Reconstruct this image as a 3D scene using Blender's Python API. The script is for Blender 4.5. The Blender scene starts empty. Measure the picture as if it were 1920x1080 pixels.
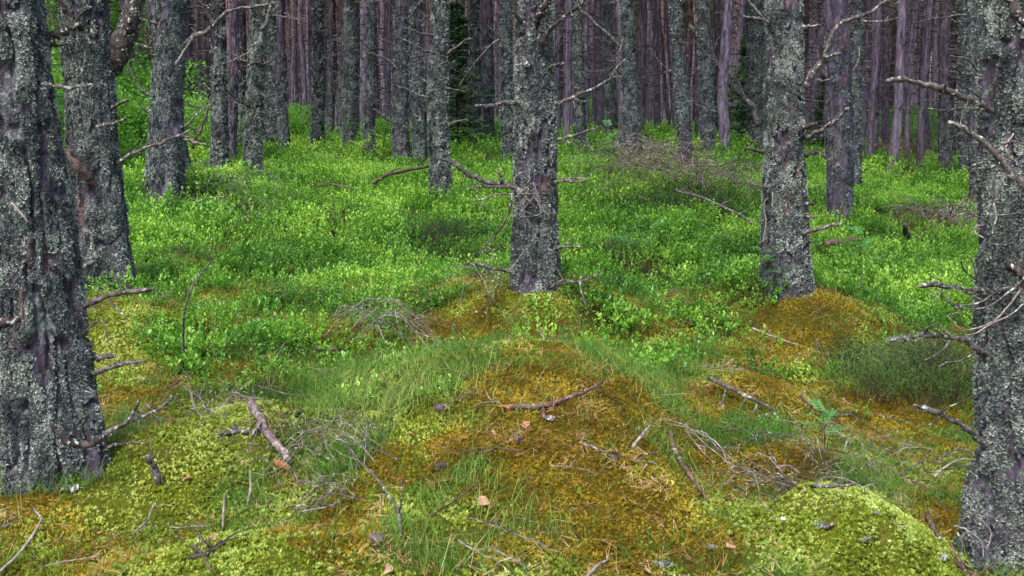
import bpy, math, random
import numpy as np
from mathutils import Vector, Matrix, Euler

random.seed(7)
rng = np.random.default_rng(11)
S = bpy.context.scene
COL = S.collection
R = math.radians

# ------------------------------------------------------------------ camera, sky, sun, exposure
F = 2059.0                      # focal length in pixels of a 1920 px wide frame
CAM = np.array([0.0, 0.0, 1.35])
HOR = 215.0                     # row of the horizon
PITCH = math.atan((540 - HOR) / F)
cd = bpy.data.cameras.new('camera')
cd.sensor_width = 36.0
cd.lens = F / 1920 * 36
cd.clip_start = 0.05
cd.clip_end = 1500
cam = bpy.data.objects.new('camera', cd)
COL.objects.link(cam)
cam.location = CAM
cam.rotation_euler = (math.pi / 2 - PITCH, 0, 0)
S.camera = cam
cd.dof.use_dof = False

W = bpy.data.worlds.new('World')
S.world = W
W.use_nodes = True
nt = W.node_tree
nt.nodes.clear()
sky = nt.nodes.new('ShaderNodeTexSky')
sky.sky_type = 'NISHITA'
sky.sun_disc = False
SUN_EL, SUN_AZ = R(56), R(205)
sky.sun_elevation = SUN_EL
sky.sun_rotation = SUN_AZ
sky.air_density = 1.0
sky.dust_density = 3.0
sky.ozone_density = 1.0
bg = nt.nodes.new('ShaderNodeBackground')
bg.inputs['Strength'].default_value = 0.11
wo = nt.nodes.new('ShaderNodeOutputWorld')
nt.links.new(sky.outputs[0], bg.inputs[0])
nt.links.new(bg.outputs[0], wo.inputs[0])

sl = bpy.data.lights.new('sun', 'SUN')
sl.energy = 1.5
sl.angle = R(14)
sl.color = (1.0, 0.95, 0.88)
sun = bpy.data.objects.new('sun', sl)
COL.objects.link(sun)
# direction towards the sun (Nishita: rotation measured clockwise from +Y)
sd = Vector((math.sin(SUN_AZ) * math.cos(SUN_EL), math.cos(SUN_AZ) * math.cos(SUN_EL), math.sin(SUN_EL)))
sun.rotation_euler = sd.to_track_quat('Z', 'Y').to_euler()
sun.location = (-4, -8, 14)

S.view_settings.view_transform = 'Standard'
S.view_settings.look = 'None'
S.view_settings.gamma = 1
S.view_settings.use_curve_mapping = False
S.view_settings.exposure = 1.55
S.render.engine = 'CYCLES'
S.cycles.max_bounces = 5
S.cycles.diffuse_bounces = 3
S.cycles.glossy_bounces = 1
S.cycles.transmission_bounces = 3
S.cycles.transparent_max_bounces = 4
S.cycles.caustics_reflective = False
S.cycles.caustics_refractive = False
S.cycles.use_denoising = True

# ------------------------------------------------------------------ numeric helpers
def _h(ix, iy, iz, seed):
    n = (ix.astype(np.int64) * 374761393 + iy.astype(np.int64) * 668265263 + iz.astype(np.int64) * 2147483647 + seed * 974634777) & 0xFFFFFFFF
    n = ((n ^ (n >> 13)) * 1274126177) & 0xFFFFFFFF
    n = ((n ^ (n >> 16)) * 2246822519) & 0xFFFFFFFF
    n = n ^ (n >> 13)
    return (n & 0xFFFFFF) / float(0xFFFFFF)

def vn(x, y, z=0.0, seed=0):
    """value noise in [-1, 1]"""
    x = np.asarray(x, float); y = np.asarray(y, float); z = np.asarray(z, float) + 0 * x
    y = y + 0 * x
    ix, iy, iz = np.floor(x), np.floor(y), np.floor(z)
    fx, fy, fz = x - ix, y - iy, z - iz
    ix, iy, iz = ix.astype(np.int64), iy.astype(np.int64), iz.astype(np.int64)
    fx = fx * fx * (3 - 2 * fx); fy = fy * fy * (3 - 2 * fy); fz = fz * fz * (3 - 2 * fz)
    r = 0
    for a in (0, 1):
        for b in (0, 1):
            for c in (0, 1):
                w = (fx if a else 1 - fx) * (fy if b else 1 - fy) * (fz if c else 1 - fz)
                r = r + w * _h(ix + a, iy + b, iz + c, seed)
    return r * 2 - 1

def fbm(x, y, z=0.0, seed=0, o=3):
    r, a, s = 0, 1.0, 1.0
    for k in range(o):
        r = r + a * vn(np.asarray(x) * s, np.asarray(y) * s, np.asarray(z) * s, seed + k)
        a *= 0.5; s *= 2.03
    return r / 1.75

def sstep(a, b, x):
    t = np.clip((x - a) / (b - a), 0, 1)
    return t * t * (3 - 2 * t)

cp, sp = math.cos(PITCH), math.sin(PITCH)
FWD = np.array([0, cp, -sp]); UP = np.array([0, sp, cp]); RT = np.array([1.0, 0, 0])

def ray(u, v):
    d = FWD * F + RT * (u - 960) - UP * (v - 540)
    return d / np.linalg.norm(d)

def project(x, y, z):
    dx, dy, dz = x - CAM[0], y - CAM[1], z - CAM[2]
    dep = np.maximum(dy * cp - dz * sp, 0.05)
    return 960 + F * dx / dep, 540 - F * (dy * sp + dz * cp) / dep, dep

# ------------------------------------------------------------------ terrain
# column: pixel of the foot of a trunk (1920 px frame), width there, axis at the top row, width there,
#         assumed diameter, foot hidden by this much plant cover, lichen amount, lichen top, flare
PINES = [
 (112, 905, 172, 3, 150, .34, 0.0, .90, 9, .34, 'nearest pine at the left, thick leaning trunk crusted with pale lichen'),
 (196, 552, 100, 162, 92, .34, 0.0, .85, 9, .34, 'forked pine behind the nearest left trunk, thick limb rising to the right'),
 (308, 374, 68, 325, 56, .34, 0.0, .62, 9, .14, 'lichened pine on an orange moss hump with a long twig reaching right'),
 (345, 330, 36, 290, 32, .26, .08, .5, 5, .06, 'slanting pine half hidden behind the trunk on the orange hump'),
 (412, 322, 35, 411, 29, .30, .15, .5, 2.5, .08, 'plain purple-grey pine beside the left thicket with short stubs'),
 (433, 298, 24, 436, 20, .26, .15, .4, 2.0, .06, 'thin pine close behind the plain purple-grey one'),
 (474, 326, 35, 484, 36, .30, .15, .95, 9, .04, 'dark shaggy lichened pine with a forked dead branch at its top'),
 (455, 285, 24, 455, 22, .26, .08, .4, 2.2, .05, 'pine peeping out left of the dark shaggy trunk'),
 (506, 284, 36, 505, 34, .34, .08, .95, 9, .06, 'bristly lichened pine squeezed behind the dark shaggy trunk'),
 (533, 288, 24, 527, 18, .24, .15, .6, 1.9, .12, 'slim bare purple pine right of the bristly trunk'),
 (595, 284, 26, 600, 22, .26, .15, .7, 3.2, .08, 'grey-green pine with a fallen branch at its foot'),
 (619, 252, 17, 622, 15, .24, .06, .4, 3, .05, 'thin far pine right of the one with the fallen branch'),
 (658, 272, 31, 661, 29, .30, .15, .9, 9, .06, 'stout pine with greenish lichen standing by brown dead bracken'),
 (640, 252, 19, 642, 17, .24, .06, .5, 3, .05, 'thin pine tucked left of the stout greenish pine'),
 (692, 283, 22, 698, 19, .24, .15, .85, 9, .08, 'slim dark lichened pine with a bright sapling at its right foot'),
 (752, 288, 31, 751, 29, .28, .15, .8, 2.4, .08, 'pine with long bare branches stretching left, two trunks from the solitary one'),
 (789, 300, 29, 782, 26, .27, .15, .8, 2.8, .08, 'pine just left of the solitary mid-slope trunk'),
 (826, 380, 44, 826, 34, .31, .15, .97, 9, .05, 'solitary straight mid-slope pine evenly coated with grey lichen'),
 (889, 264, 23, 893, 21, .25, .15, .75, 3.2, .12, 'pine right of the dark young spruce, lichened to head height'),
 (916, 252, 23, 915, 20, .27, .15, .6, 2.4, .08, 'pine close behind and right of the one by the young spruce'),
 (955, 297, 26, 952, 22, .27, .15, .9, 9, .04, 'pine mostly hidden behind the left edge of the central trunk'),
 (1003, 548, 93, 998, 76, .34, 0.0, .93, 9, .08, 'large central pine with a long crooked dead branch to the left'),
 (1088, 280, 23, 1083, 19, .25, .15, .9, 9, .06, 'dark lichened pine right of the large central trunk'),
 (1126, 246, 15, 1123, 13, .22, .08, .25, 2, .06, 'clean thin purple pine in the gap right of centre'),
 (1146, 261, 25, 1142, 20, .26, .08, .9, 9, .05, 'pine draped in dark green lichen left of the flared trunk'),
 (1184, 291, 34, 1172, 27, .28, .06, .95, 9, .22, 'flared pine above the brushwood with a broken branch to the upper left'),
 (1234, 251, 14, 1225, 12, .22, .08, .25, 2, .08, 'clean slim pine left of the thin leaning orange one'),
 (1256, 246, 10, 1236, 8, .15, .08, .05, 1, .05, 'very thin orange pine leaning left'),
 (1270, 248, 17, 1252, 16, .24, .08, .25, 2, .05, 'purple pine touching the foot of the thin leaning one'),
 (1289, 322, 28, 1268, 23, .26, .06, .95, 9, .06, 'lichened pine leaning left behind the brushwood heap'),
 (1329, 296, 27, 1320, 24, .26, .06, .9, 9, .06, 'dark lichened pine right of the one behind the brushwood'),
 (1353, 262, 15, 1342, 13, .23, .06, .3, 2, .05, 'slender far pine between the brushwood pines and the shaggy pair'),
 (1424, 288, 42, 1412, 36, .33, .06, .97, 9, .05, 'shaggy pine half hidden behind the big right-hand trunk'),
 (1470, 552, 94, 1473, 76, .35, 0.0, .93, 9, .08, 'big right-hand pine on a moss bank with red bark showing near its base'),
 (1575, 416, 53, 1569, 46, .33, .15, .5, 1.9, .05, 'smooth purple-grey pine right of the big trunk, little lichen'),
 (1603, 352, 24, 1606, 24, .25, .15, .8, 9, .05, 'dark pine peeping out right behind the smooth purple-grey one'),
 (1638, 303, 20, 1640, 18, .24, .08, .3, 1.4, .06, 'straight purple pine left of the reddish dead brush'),
 (1660, 285, 16, 1662, 14, .23, .06, .3, 1.4, .05, 'thin pine next to the straight purple one'),
 (1736, 292, 20, 1729, 18, .24, .08, .3, 1.4, .05, 'pine right behind the reddish dead brush'),
 (1772, 321, 24, 1773, 21, .25, .08, .5, 1.6, .05, 'purple pine with moss at its foot near the right-hand thicket of trunks'),
 (1812, 344, 24, 1806, 22, .25, .08, .85, 9, .05, 'dark pine left of the one beside the nearest right trunk'),
 (1833, 380, 30, 1828, 27, .27, .08, .9, 9, .05, 'pine partly hidden behind the left edge of the nearest right trunk'),
 (1915, 1070, 168, 1916, 160, .30, 0.0, .93, 9, .62, 'nearest pine at the right edge with curly dead twigs at its side'),
]
ties = []
for (bx, by, w, tx, wt, dia, cov, *_r) in PINES:
    dep = dia * F / ((w + wt) / 2)
    h = (by - HOR) * dep / F + cov
    ties.append(((bx - 960) / F, math.log(dep), h))
for u, d, h in [(0, 3, 1.33), (-.3, 3, 1.36), (.3, 3, 1.42), (0, 5.5, 1.30), (.25, 5, 1.5), (-.2, 5.5, 1.28), (.38, 5, 1.65), (.42, 7.5, 1.55), (-.1, 10, 1.2),
                (.1, 10.5, 1.2), (.4, 12, 1.55), (0, 1.2, 1.35), (.4, 1.2, 1.4), (-.4, 1.2, 1.36), (0, 34, .55), (-.3, 34, .75), (-.45, 20, .95), (-.5, 12, 1.1),
                (.3, 34, 1.35), (.45, 30, 1.6), (0, 60, .6), (-.35, 60, .8), (.35, 60, 1.8), (0, 120, .8), (-.4, 120, 1.0), (.4, 120, 2.2),
                (0, 280, 1.5), (-.5, 280, 1.5), (.5, 280, 2.5)]:
    ties.append((u, math.log(d), h))
TT = np.array(ties)

def base_h(x, y):
    d = np.maximum(np.hypot(x, y), 1.0)
    u = np.clip(x / np.maximum(y, 0.35 * d), -.62, .62)
    v = np.log(d)
    num = 0; den = 1e-9
    for tu, tv, th in TT:
        k = np.exp(-(((u - tu) / .085) ** 2 + ((v - tv) / .24) ** 2) * .5) + 2e-4 * np.exp(-(((u - tu) / .35) ** 2 + ((v - tv) / .8) ** 2) * .5) + 1e-9
        num = num + k * th; den = den + k
    return num / den

HUMPS = []      # x, y, rx, ry, height

def ground(x, y):
    x = np.asarray(x, float); y = np.asarray(y, float)
    z = CAM[2] - base_h(x, y)
    d = np.hypot(x, y)
    if HUMPS: z = z + .030 * fbm(x * 9, y * 9, 0, 13, 2) * np.exp(-(((x - HUMPS[0][0]) / .34) ** 2 + ((y - HUMPS[0][1]) / .34) ** 2) ** 2)
    for hx, hy, rx, ry, hh in HUMPS:
        q = ((x - hx) / rx) ** 2 + ((y - hy) / ry) ** 2
        z = z + hh * np.exp(-q ** 1.6)
    fade = np.clip(d / 2.0, 0, 1)
    z = z + .050 * fade * fbm(x * 1.25, y * 1.25, 0, 3, 2) + .022 * fbm(x * 4.1, y * 4.1, 0, 9, 2)
    z = z + .12 * sstep(4.5, 8, d) * fbm(x * .95, y * .95, 0, 33, 2)
    z = z + np.where(d > 9, .10 * vn(x * .35, y * .35, 0, 21) * sstep(9, 20, d), 0)
    return z

TS = np.exp(np.linspace(math.log(1.2), math.log(260), 900))
def cast(u, v, dz=0.0):
    """where the sight line through a pixel meets the ground (raised by dz)"""
    r = ray(u, v)
    P = CAM[None] + TS[:, None] * r[None]
    g = P[:, 2] - ground(P[:, 0], P[:, 1]) - dz
    i = np.where(g < 0)[0]
    if len(i) == 0:
        k = len(TS) - 1
        return P[k]
    k = max(i[0], 1)
    a, b = g[k - 1], g[k]
    t = TS[k - 1] + (TS[k] - TS[k - 1]) * a / (a - b)
    return CAM + t * r

for (u, v, rx, ry, hh) in [(1600, 1045, .28, .34, .215), (1010, 800, .80, 1.0, .28), (870, 1000, .7, .5, .05), (430, 840, .42, .45, .13), (450, 1085, .38, .3, .10), (1000, 590, .8, .6, .22),
                           (1490, 610, .75, .6, .27), (305, 385, .8, .7, .20), (1440, 755, .34, .35, .12), (1460, 870, .32, .3, .11),
                           (1700, 790, .6, .5, -.08), (120, 930, .5, .4, .06), (220, 620, .5, .5, .12), (620, 870, .4, .5, -.10), (1330, 830, .35, .5, -.07), (650, 740, .7, .4, -.05)]:
    p = cast(u, v)
    HUMPS.append((p[0], p[1], rx, ry, hh))

PRE = []
for (bx, by, w, tx, wt, dia, cov, *_r) in PINES:
    PRE.append(cast(bx, by + cov * F / (dia * F / ((w + wt) / 2))))
for q_, P_ in zip(PINES, PRE):
    rr_ = q_[5] / 2
    HUMPS.append((P_[0], P_[1] - .02, rr_ * 2.4, rr_ * 2.4, .055))

# ------------------------------------------------------------------ what grows where
def blobs(px, py, L):
    r = 0
    for u, v, ru, rv, a in L:
        r = r + a * np.exp(-(((px - u) / ru) ** 2 + ((py - v) / rv) ** 2))
    return r
B_OR = [(1070, 810, 230, 115, 1.6), (840, 612, 75, 26, 1.2), (940, 720, 60, 25, .7), (1480, 630, 95, 60, .75), (1430, 735, 100, 38, 1.1), (1450, 868, 90, 34, 1.2), (1650, 800, 130, 45, .9),
        (640, 980, 110, 60, .9), (740, 880, 60, 40, .9), (300, 386, 62, 24, 1.6), (70, 975, 170, 60, 1.1), (190, 720, 50, 70, 1.0), (480, 705, 90, 18, .7), (1200, 960, 200, 90, .9), (1000, 1040, 200, 60, .6),
        (1180, 680, 70, 22, .6), (900, 545, 50, 15, .4), (1240, 555, 40, 20, .5), (1560, 590, 60, 40, .6), (650, 268, 40, 10, .5)]
B_YE = [(430, 800, 110, 50, 1.3), (330, 960, 170, 70, .9), (460, 1070, 120, 45, 2.0), (230, 600, 75, 45, 1.1), (220, 670, 60, 40, .9), (1000, 565, 70, 24, 1.0), (560, 930, 60, 50, .8),
        (380, 880, 90, 50, 1.0), (820, 960, 120, 60, .7), (760, 790, 90, 50, .6), (700, 1080, 120, 30, .7)]
B_GR = [(690, 730, 150, 36, 1.5), (1160, 700, 110, 38, 1.5), (620, 850, 70, 60, 1.7), (900, 885, 70, 45, .8), (1250, 780, 60, 60, .9), (460, 930, 55, 60, 1.1), (950, 1000, 200, 45, .4), (1390, 810, 90, 40, .9),
        (1480, 970, 90, 40, .8), (1880, 1075, 90, 35, 1.4), (90, 895, 130, 26, 1.4), (560, 800, 60, 50, .9), (840, 690, 80, 25, .9), (780, 1050, 120, 40, .7), (240, 820, 50, 40, .8), (1650, 900, 90, 30, .7)]
YB_X = [-400, 100, 160, 250, 340, 500, 620, 700, 800, 880, 960, 1040, 1100, 1200, 1300, 1400, 1480, 1560, 1640, 1740, 1830, 2300]
YB_Y = [560, 560, 560, 640, 715, 705, 680, 672, 640, 590, 560, 600, 655, 690, 690, 640, 600, 590, 620, 630, 630, 660]
B_NOBIL = [(305, 385, 62, 22, 1.0), (1000, 560, 70, 22, .9), (840, 610, 70, 24, 1.0), (1490, 610, 70, 35, .8), (1240, 330, 80, 14, .5), (1760, 425, 80, 12, .8), (655, 268, 30, 8, .7), (1690, 305, 50, 14, .9), (1160, 490, 40, 12, .8),
           (1300, 405, 70, 22, .5), (640, 640, 90, 22, .5), (1710, 670, 90, 50, .8), (1240, 560, 35, 20, .7)]

def zones(x, y, z):
    px, py, dep = project(x, y, z)
    px = px + 30 * fbm(x * 2.2, y * 2.2, 0, 31, 3) * np.clip(5 / dep, .1, 1.2)
    py = py + 20 * fbm(x * 2.2, y * 2.2, 0, 41, 3) * np.clip(5 / dep, .1, 1.2)
    py = np.where(y < 1.0, 1300, py)
    n = fbm(x * 3.0, y * 3.0, 0, 51, 3)
    n9 = fbm(x * 8.5, y * 8.5, 0, 57, 3)
    oran = .85 * blobs(px, py, B_OR) + .28 + .5 * n + .6 * n9
    yell = blobs(px, py, B_YE) + .36 + .5 * fbm(x * 3.4, y * 3.4, 0, 61, 3) + .5 * fbm(x * 8.5, y * 8.5, 0, 67, 3)
    qm = ((x - HUMPS[0][0]) / (HUMPS[0][2] * 1.12)) ** 2 + ((y - HUMPS[0][1]) / (HUMPS[0][3] * 1.12)) ** 2
    yell = yell + 3.2 * np.exp(-qm ** 1.8)
    gras = blobs(px, py, B_GR) + .30 + .30 * fbm(x * 2.5, y * 2.5, 0, 71, 3)
    yb = np.interp(px, YB_X, YB_Y)
    bil = 1 - sstep(-85, 45, py - yb + 40 * vn(x * 5, y * 5, 0, 77))
    gap = fbm(x * .9, y * .9, 0, 81, 3)
    gap2 = fbm(x * 2.3, y * 2.3, 0, 87, 2)
    bil = bil * (1 - .7 * sstep(.10, .40, gap)) * (1 - .75 * sstep(.12, .42, gap2)) * (1 - .8 * sstep(.05, .40, -fbm(x * 3.2, y * 3.2, 0, 400, 2))) * (1 - np.clip(blobs(px, py, B_NOBIL), 0, 1))
    strag = sstep(.0, .55, fbm(x * 3.3, y * 3.3, 0, 91, 2)) * (.14 * (1 - sstep(0, 160, py - yb)) + .42 * np.exp(-(((px - 1420) / 170) ** 2 + ((py - 680) / 100) ** 2)))
    bil = np.clip(bil + strag, 0, 1)
    s = np.maximum(oran, 0) ** 2 + np.maximum(yell, 0) ** 2 + np.maximum(gras, 0) ** 2 + 1e-3
    return bil, np.maximum(oran, 0) ** 2 / s, np.maximum(yell, 0) ** 2 / s, np.maximum(gras, 0) ** 2 / s, px, py, dep

# ------------------------------------------------------------------ materials
def new_mat(name):
    m = bpy.data.materials.new(name)
    m.use_nodes = True
    t = m.node_tree
    t.nodes.clear()
    out = t.nodes.new('ShaderNodeOutputMaterial')
    return m, t, out

class NT:
    def __init__(s, t): s.t = t
    def n(s, typ, **kw):
        q = s.t.nodes.new(typ)
        for k, v in kw.items(): setattr(q, k, v)
        return q
    def l(s, a, b): s.t.links.new(a, b)
    def val(s, sock, v):
        if hasattr(v, 'links'): s.l(v, sock)
        else: sock.default_value = v
    def noise(s, vec, scale, detail=3, rough=.55):
        q = s.n('ShaderNodeTexNoise'); q.inputs['Scale'].default_value = scale; q.inputs['Detail'].default_value = detail; q.inputs['Roughness'].default_value = rough
        s.l(vec, q.inputs['Vector']); return q.outputs['Fac']
    def ramp(s, fac, stops):
        q = s.n('ShaderNodeValToRGB'); s.l(fac, q.inputs[0]); e = q.color_ramp.elements
        while len(e) < len(stops): e.new(.5)
        for i, (p, c) in enumerate(stops):
            e[i].position = p; e[i].color = tuple(c) + (1,) if len(c) == 3 else c
        return q.outputs[0]
    def mix(s, fac, a, b, bt='MIX'):
        q = s.n('ShaderNodeMix', data_type='RGBA', blend_type=bt)
        s.val(q.inputs[0], fac); s.val(q.inputs[6], a); s.val(q.inputs[7], b); return q.outputs[2]
    def math(s, op, a, b=0.0, clamp=False):
        q = s.n('ShaderNodeMath', operation=op, use_clamp=clamp)
        s.val(q.inputs[0], a); s.val(q.inputs[1], b); return q.outputs[0]
    def mrange(s, v, a, b, c=0.0, d=1.0):
        q = s.n('ShaderNodeMapRange'); s.l(v, q.inputs[0]); q.inputs[1].default_value = a; q.inputs[2].default_value = b; q.inputs[3].default_value = c; q.inputs[4].default_value = d
        return q.outputs[0]
    def scale(s, vec, v):
        q = s.n('ShaderNodeVectorMath', operation='MULTIPLY'); s.l(vec, q.inputs[0]); q.inputs[1].default_value = v; return q.outputs[0]

def c4(c): return (c[0], c[1], c[2], 1)

def leaf_mat(name, cols, trans=.35, rough=.5, wscale=2.0, fine=70.0, patch=None, gloss=.25):
    """cols: dark, mid, light; varies per copy, per leaf and over patches of ground"""
    m, t, out = new_mat(name); N = NT(t)
    geo = N.n('ShaderNodeNewGeometry'); oi = N.n('ShaderNodeObjectInfo')
    a = N.noise(geo.outputs['Position'], fine, 1)
    b = N.noise(geo.outputs['Position'], wscale, 2)
    f = N.math('ADD', N.math('MULTIPLY', a, .75), N.math('MULTIPLY', oi.outputs['Random'], .30))
    f = N.math('ADD', f, N.math('MULTIPLY', N.math('SUBTRACT', b, .5), 1.3))
    col = N.ramp(f, [(.15, cols[0]), (.52, cols[1]), (.88, cols[2])])
    if patch:
        col = N.mix(N.mrange(N.noise(geo.outputs['Position'], 1.1, 2), .52, .70), col, c4(patch))
    p = N.n('ShaderNodeBsdfPrincipled'); N.l(col, p.inputs['Base Color']); p.inputs['Roughness'].default_value = rough
    p.inputs['Specular IOR Level'].default_value = gloss
    if trans > 0:
        tr = N.n('ShaderNodeBsdfTranslucent'); N.l(N.mix(1.0, col, (1.0, 1.0, .75, 1), 'MULTIPLY'), tr.inputs['Color'])
        mx = N.n('ShaderNodeMixShader'); mx.inputs[0].default_value = trans
        N.l(p.outputs[0], mx.inputs[1]); N.l(tr.outputs[0], mx.inputs[2]); N.l(mx.outputs[0], out.inputs[0])
    else:
        N.l(p.outputs[0], out.inputs[0])
    return m

def bark_mat(name, crust=.55, crust_top=3.0, near=False, red=.5, pale=1.0):
    m, t, out = new_mat(name); N = NT(t)
    tc = N.n('ShaderNodeTexCoord'); oi = N.n('ShaderNodeObjectInfo')
    O = tc.outputs['Object']
    sep = N.n('ShaderNodeSeparateXYZ'); N.l(O, sep.inputs[0])
    off = N.n('ShaderNodeVectorMath', operation='ADD'); N.l(O, off.inputs[0])
    cmb = N.n('ShaderNodeCombineXYZ'); N.l(N.math('MULTIPLY', oi.outputs['Random'], 40.0), cmb.inputs[0]); N.l(N.math('MULTIPLY', oi.outputs['Random'], 17.0), cmb.inputs[2])
    N.l(cmb.outputs[0], off.inputs[1])
    V = off.outputs[0]
    long = N.scale(V, (1, 1, .45 if near else .25))
    p1 = N.noise(long, 34 if near else 16, 5, .72)
    p2 = N.noise(N.scale(V, (1, 1, .4)), 7, 2)
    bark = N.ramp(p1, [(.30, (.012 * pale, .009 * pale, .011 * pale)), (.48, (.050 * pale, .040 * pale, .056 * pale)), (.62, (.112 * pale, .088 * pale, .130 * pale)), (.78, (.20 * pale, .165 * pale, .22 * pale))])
    redc = N.ramp(p1, [(.3, (.030, .012, .012)), (.55, (.15, .060, .050)), (.75, (.28, .135, .11))])
    rm = N.mrange(p2, .62, .68)
    rm = N.math('MULTIPLY', rm, red)
    bark = N.mix(rm, bark, redc)
    # bark turns orange and thin higher up the stem
    hi = N.mrange(sep.outputs[2], 3.0, 10.0)
    hi = N.math('MULTIPLY', hi, N.math('ADD', .35, N.math('MULTIPLY', N.mrange(oi.outputs['Random'], .35, 1.0), .9)), True)
    orc = N.ramp(N.noise(long, 12, 3), [(.3, (.11, .052, .046)), (.6, (.29, .145, .125)), (.8, (.40, .24, .20))])
    bark = N.mix(hi, bark, orc)
    # flat crustose lichen: grey-green, patchy, thinning upwards
    l1 = N.noise(V, 34 if near else 19, 4, .7)
    l2 = N.noise(V, 5, 2)
    lm = N.math('ADD', N.math('MULTIPLY', l1, .8), N.math('MULTIPLY', l2, .5))
    hcut = N.mrange(sep.outputs[2], crust_top * .55, crust_top * 1.25, 0, .30)
    lm = N.math('SUBTRACT', lm, hcut)
    lm = N.mrange(lm, .80 - .32 * crust, .86 - .32 * crust)
    lc = N.ramp(N.noise(V, 60, 2), [(.3, (.030, .040, .038)), (.55, (.11, .135, .125)), (.75, (.30, .34, .31))])
    shade = N.mrange(N.noise(cmb.outputs[0], 3.7, 0), .35, .65, .42, 1.35)
    gv = N.n('ShaderNodeCombineXYZ'); [N.l(shade, gv.inputs[k]) for k in range(3)]
    bark = N.mix(1.0 if not near else 0.0, bark, gv.outputs[0], 'MULTIPLY')
    col = N.mix(lm, bark, lc)
    p = N.n('ShaderNodeBsdfPrincipled'); N.l(col, p.inputs['Base Color']); p.inputs['Roughness'].default_value = .92
    p.inputs['Specular IOR Level'].default_value = .15
    bm = N.n('ShaderNodeBump'); bm.inputs['Strength'].default_value = .9; bm.inputs['Distance'].default_value = .02 if not near else .014
    N.l(N.math('ADD', p1, N.math('MULTIPLY', N.noise(V, 70, 3), .5)), bm.inputs['Height']); N.l(bm.outputs[0], p.inputs['Normal'])
    N.l(p.outputs[0], out.inputs[0])
    return m

def wood_mat(name, a, b, c, scale=30, lich=.3):
    m, t, out = new_mat(name); N = NT(t)
    geo = N.n('ShaderNodeNewGeometry'); V = geo.outputs['Position']
    col = N.ramp(N.noise(V, scale, 4, .65), [(.3, a), (.52, b), (.75, c)])
    if lich > 0:
        col = N.mix(N.mrange(N.noise(V, 45, 3), .66 - .2 * lich, .72 - .2 * lich), col, (.42, .46, .42, 1))
    p = N.n('ShaderNodeBsdfPrincipled'); N.l(col, p.inputs['Base Color']); p.inputs['Roughness'].default_value = .85; p.inputs['Specular IOR Level'].default_value = .2
    bm = N.n('ShaderNodeBump'); bm.inputs['Strength'].default_value = .6; bm.inputs['Distance'].default_value = .004
    N.l(N.noise(V, 120, 3), bm.inputs['Height']); N.l(bm.outputs[0], p.inputs['Normal'])
    N.l(p.outputs[0], out.inputs[0])
    return m

M = {}
M['bark_near'] = bark_mat('bark_near', .45, 20, True, .6)
M['bark_lichened'] = bark_mat('bark_lichened', .55, 20, False, .5)
M['bark_mid'] = bark_mat('bark_mid', .55, 3.0, False, .4)
M['bark_plain'] = bark_mat('bark_plain', .40, 2.0, False, .4)
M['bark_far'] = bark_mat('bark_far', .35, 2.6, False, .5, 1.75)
M['lichen'] = leaf_mat('lichen', [(.028, .035, .036), (.155, .180, .168), (.57, .61, .55)], 0, .9, 9.0, 120, None, .1)
M['lichen_dark'] = leaf_mat('lichen_dark', [(.024, .032, .036), (.11, .137, .132), (.37, .42, .385)], 0, .9, 6.0, 60, None, .1)
M['bilberry'] = leaf_mat('bilberry', [(.014, .085, .014), (.13, .35, .022), (.46, .72, .10)], .40, .38, 1.3, 45, None, .6)
M['bilberry_far'] = leaf_mat('bilberry_far', [(.018, .085, .012), (.14, .35, .024), (.44, .68, .09)], .40, .45, .8, 18, None, .5)
M['stem_green'] = leaf_mat('stem_green', [(.06, .10, .02), (.11, .17, .04), (.16, .22, .06)], 0, .6)
M['moss_orange'] = leaf_mat('moss_orange', [(.06, .045, .004), (.30, .205, .012), (.60, .47, .05)], .25, .7, 4.0, 70)
M['moss_yellow'] = leaf_mat('moss_yellow', [(.08, .115, .008), (.34, .42, .035), (.76, .84, .26)], .30, .7, 4.0, 70)
M['moss_pale'] = leaf_mat('moss_pale', [(.09, .14, .012), (.38, .48, .07), (.76, .84, .34)], .35, .7, 6.0, 80)
M['moss_green'] = leaf_mat('moss_green', [(.03, .06, .006), (.14, .19, .012), (.36, .40, .04)], .25, .7, 4.0, 60)
M['grass'] = leaf_mat('grass', [(.03, .10, .012), (.10, .235, .028), (.34, .46, .11)], .35, .5, 1.5, 40)
M['straw'] = leaf_mat('straw', [(.16, .17, .05), (.30, .30, .11), (.52, .48, .24)], .2, .6, 2.5, 40)
M['needle_litter'] = leaf_mat('needle_litter', [(.14, .055, .025), (.32, .17, .08), (.58, .44, .28)], 0, .6, 4.0, 60)
M['heather'] = leaf_mat('heather', [(.010, .032, .008), (.036, .095, .016), (.12, .24, .04)], .15, .7, 3.0, 50)
M['heather_brown'] = leaf_mat('heather_brown', [(.07, .035, .022), (.15, .085, .055), (.24, .15, .10)], .1, .7, 3.0, 50)
M['pine_needles'] = leaf_mat('pine_needles', [(.012, .035, .012), (.030, .075, .025), (.06, .13, .04)], .15, .6, .7, 5)
M['broad_leaf'] = leaf_mat('broad_leaf', [(.045, .15, .02), (.14, .35, .045), (.30, .54, .10)], .5, .5, .8, 9)
M['rowan_leaf'] = leaf_mat('rowan_leaf', [(.05, .17, .05), (.12, .32, .09), (.22, .46, .15)], .40, .5, 2.0, 30)
M['dead_wood'] = wood_mat('dead_wood', (.02, .016, .016), (.10, .083, .082), (.32, .285, .275), 26, .35)
M['dark_wood'] = wood_mat('dark_wood', (.012, .009, .010), (.050, .037, .037), (.15, .12, .115), 22, .25)
M['bleached_twig'] = wood_mat('bleached_twig', (.07, .055, .05), (.24, .20, .19), (.52, .46, .43), 30, .2)
M['red_twig'] = wood_mat('red_twig', (.04, .022, .020), (.13, .075, .066), (.30, .22, .20), 30, .1)
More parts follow.
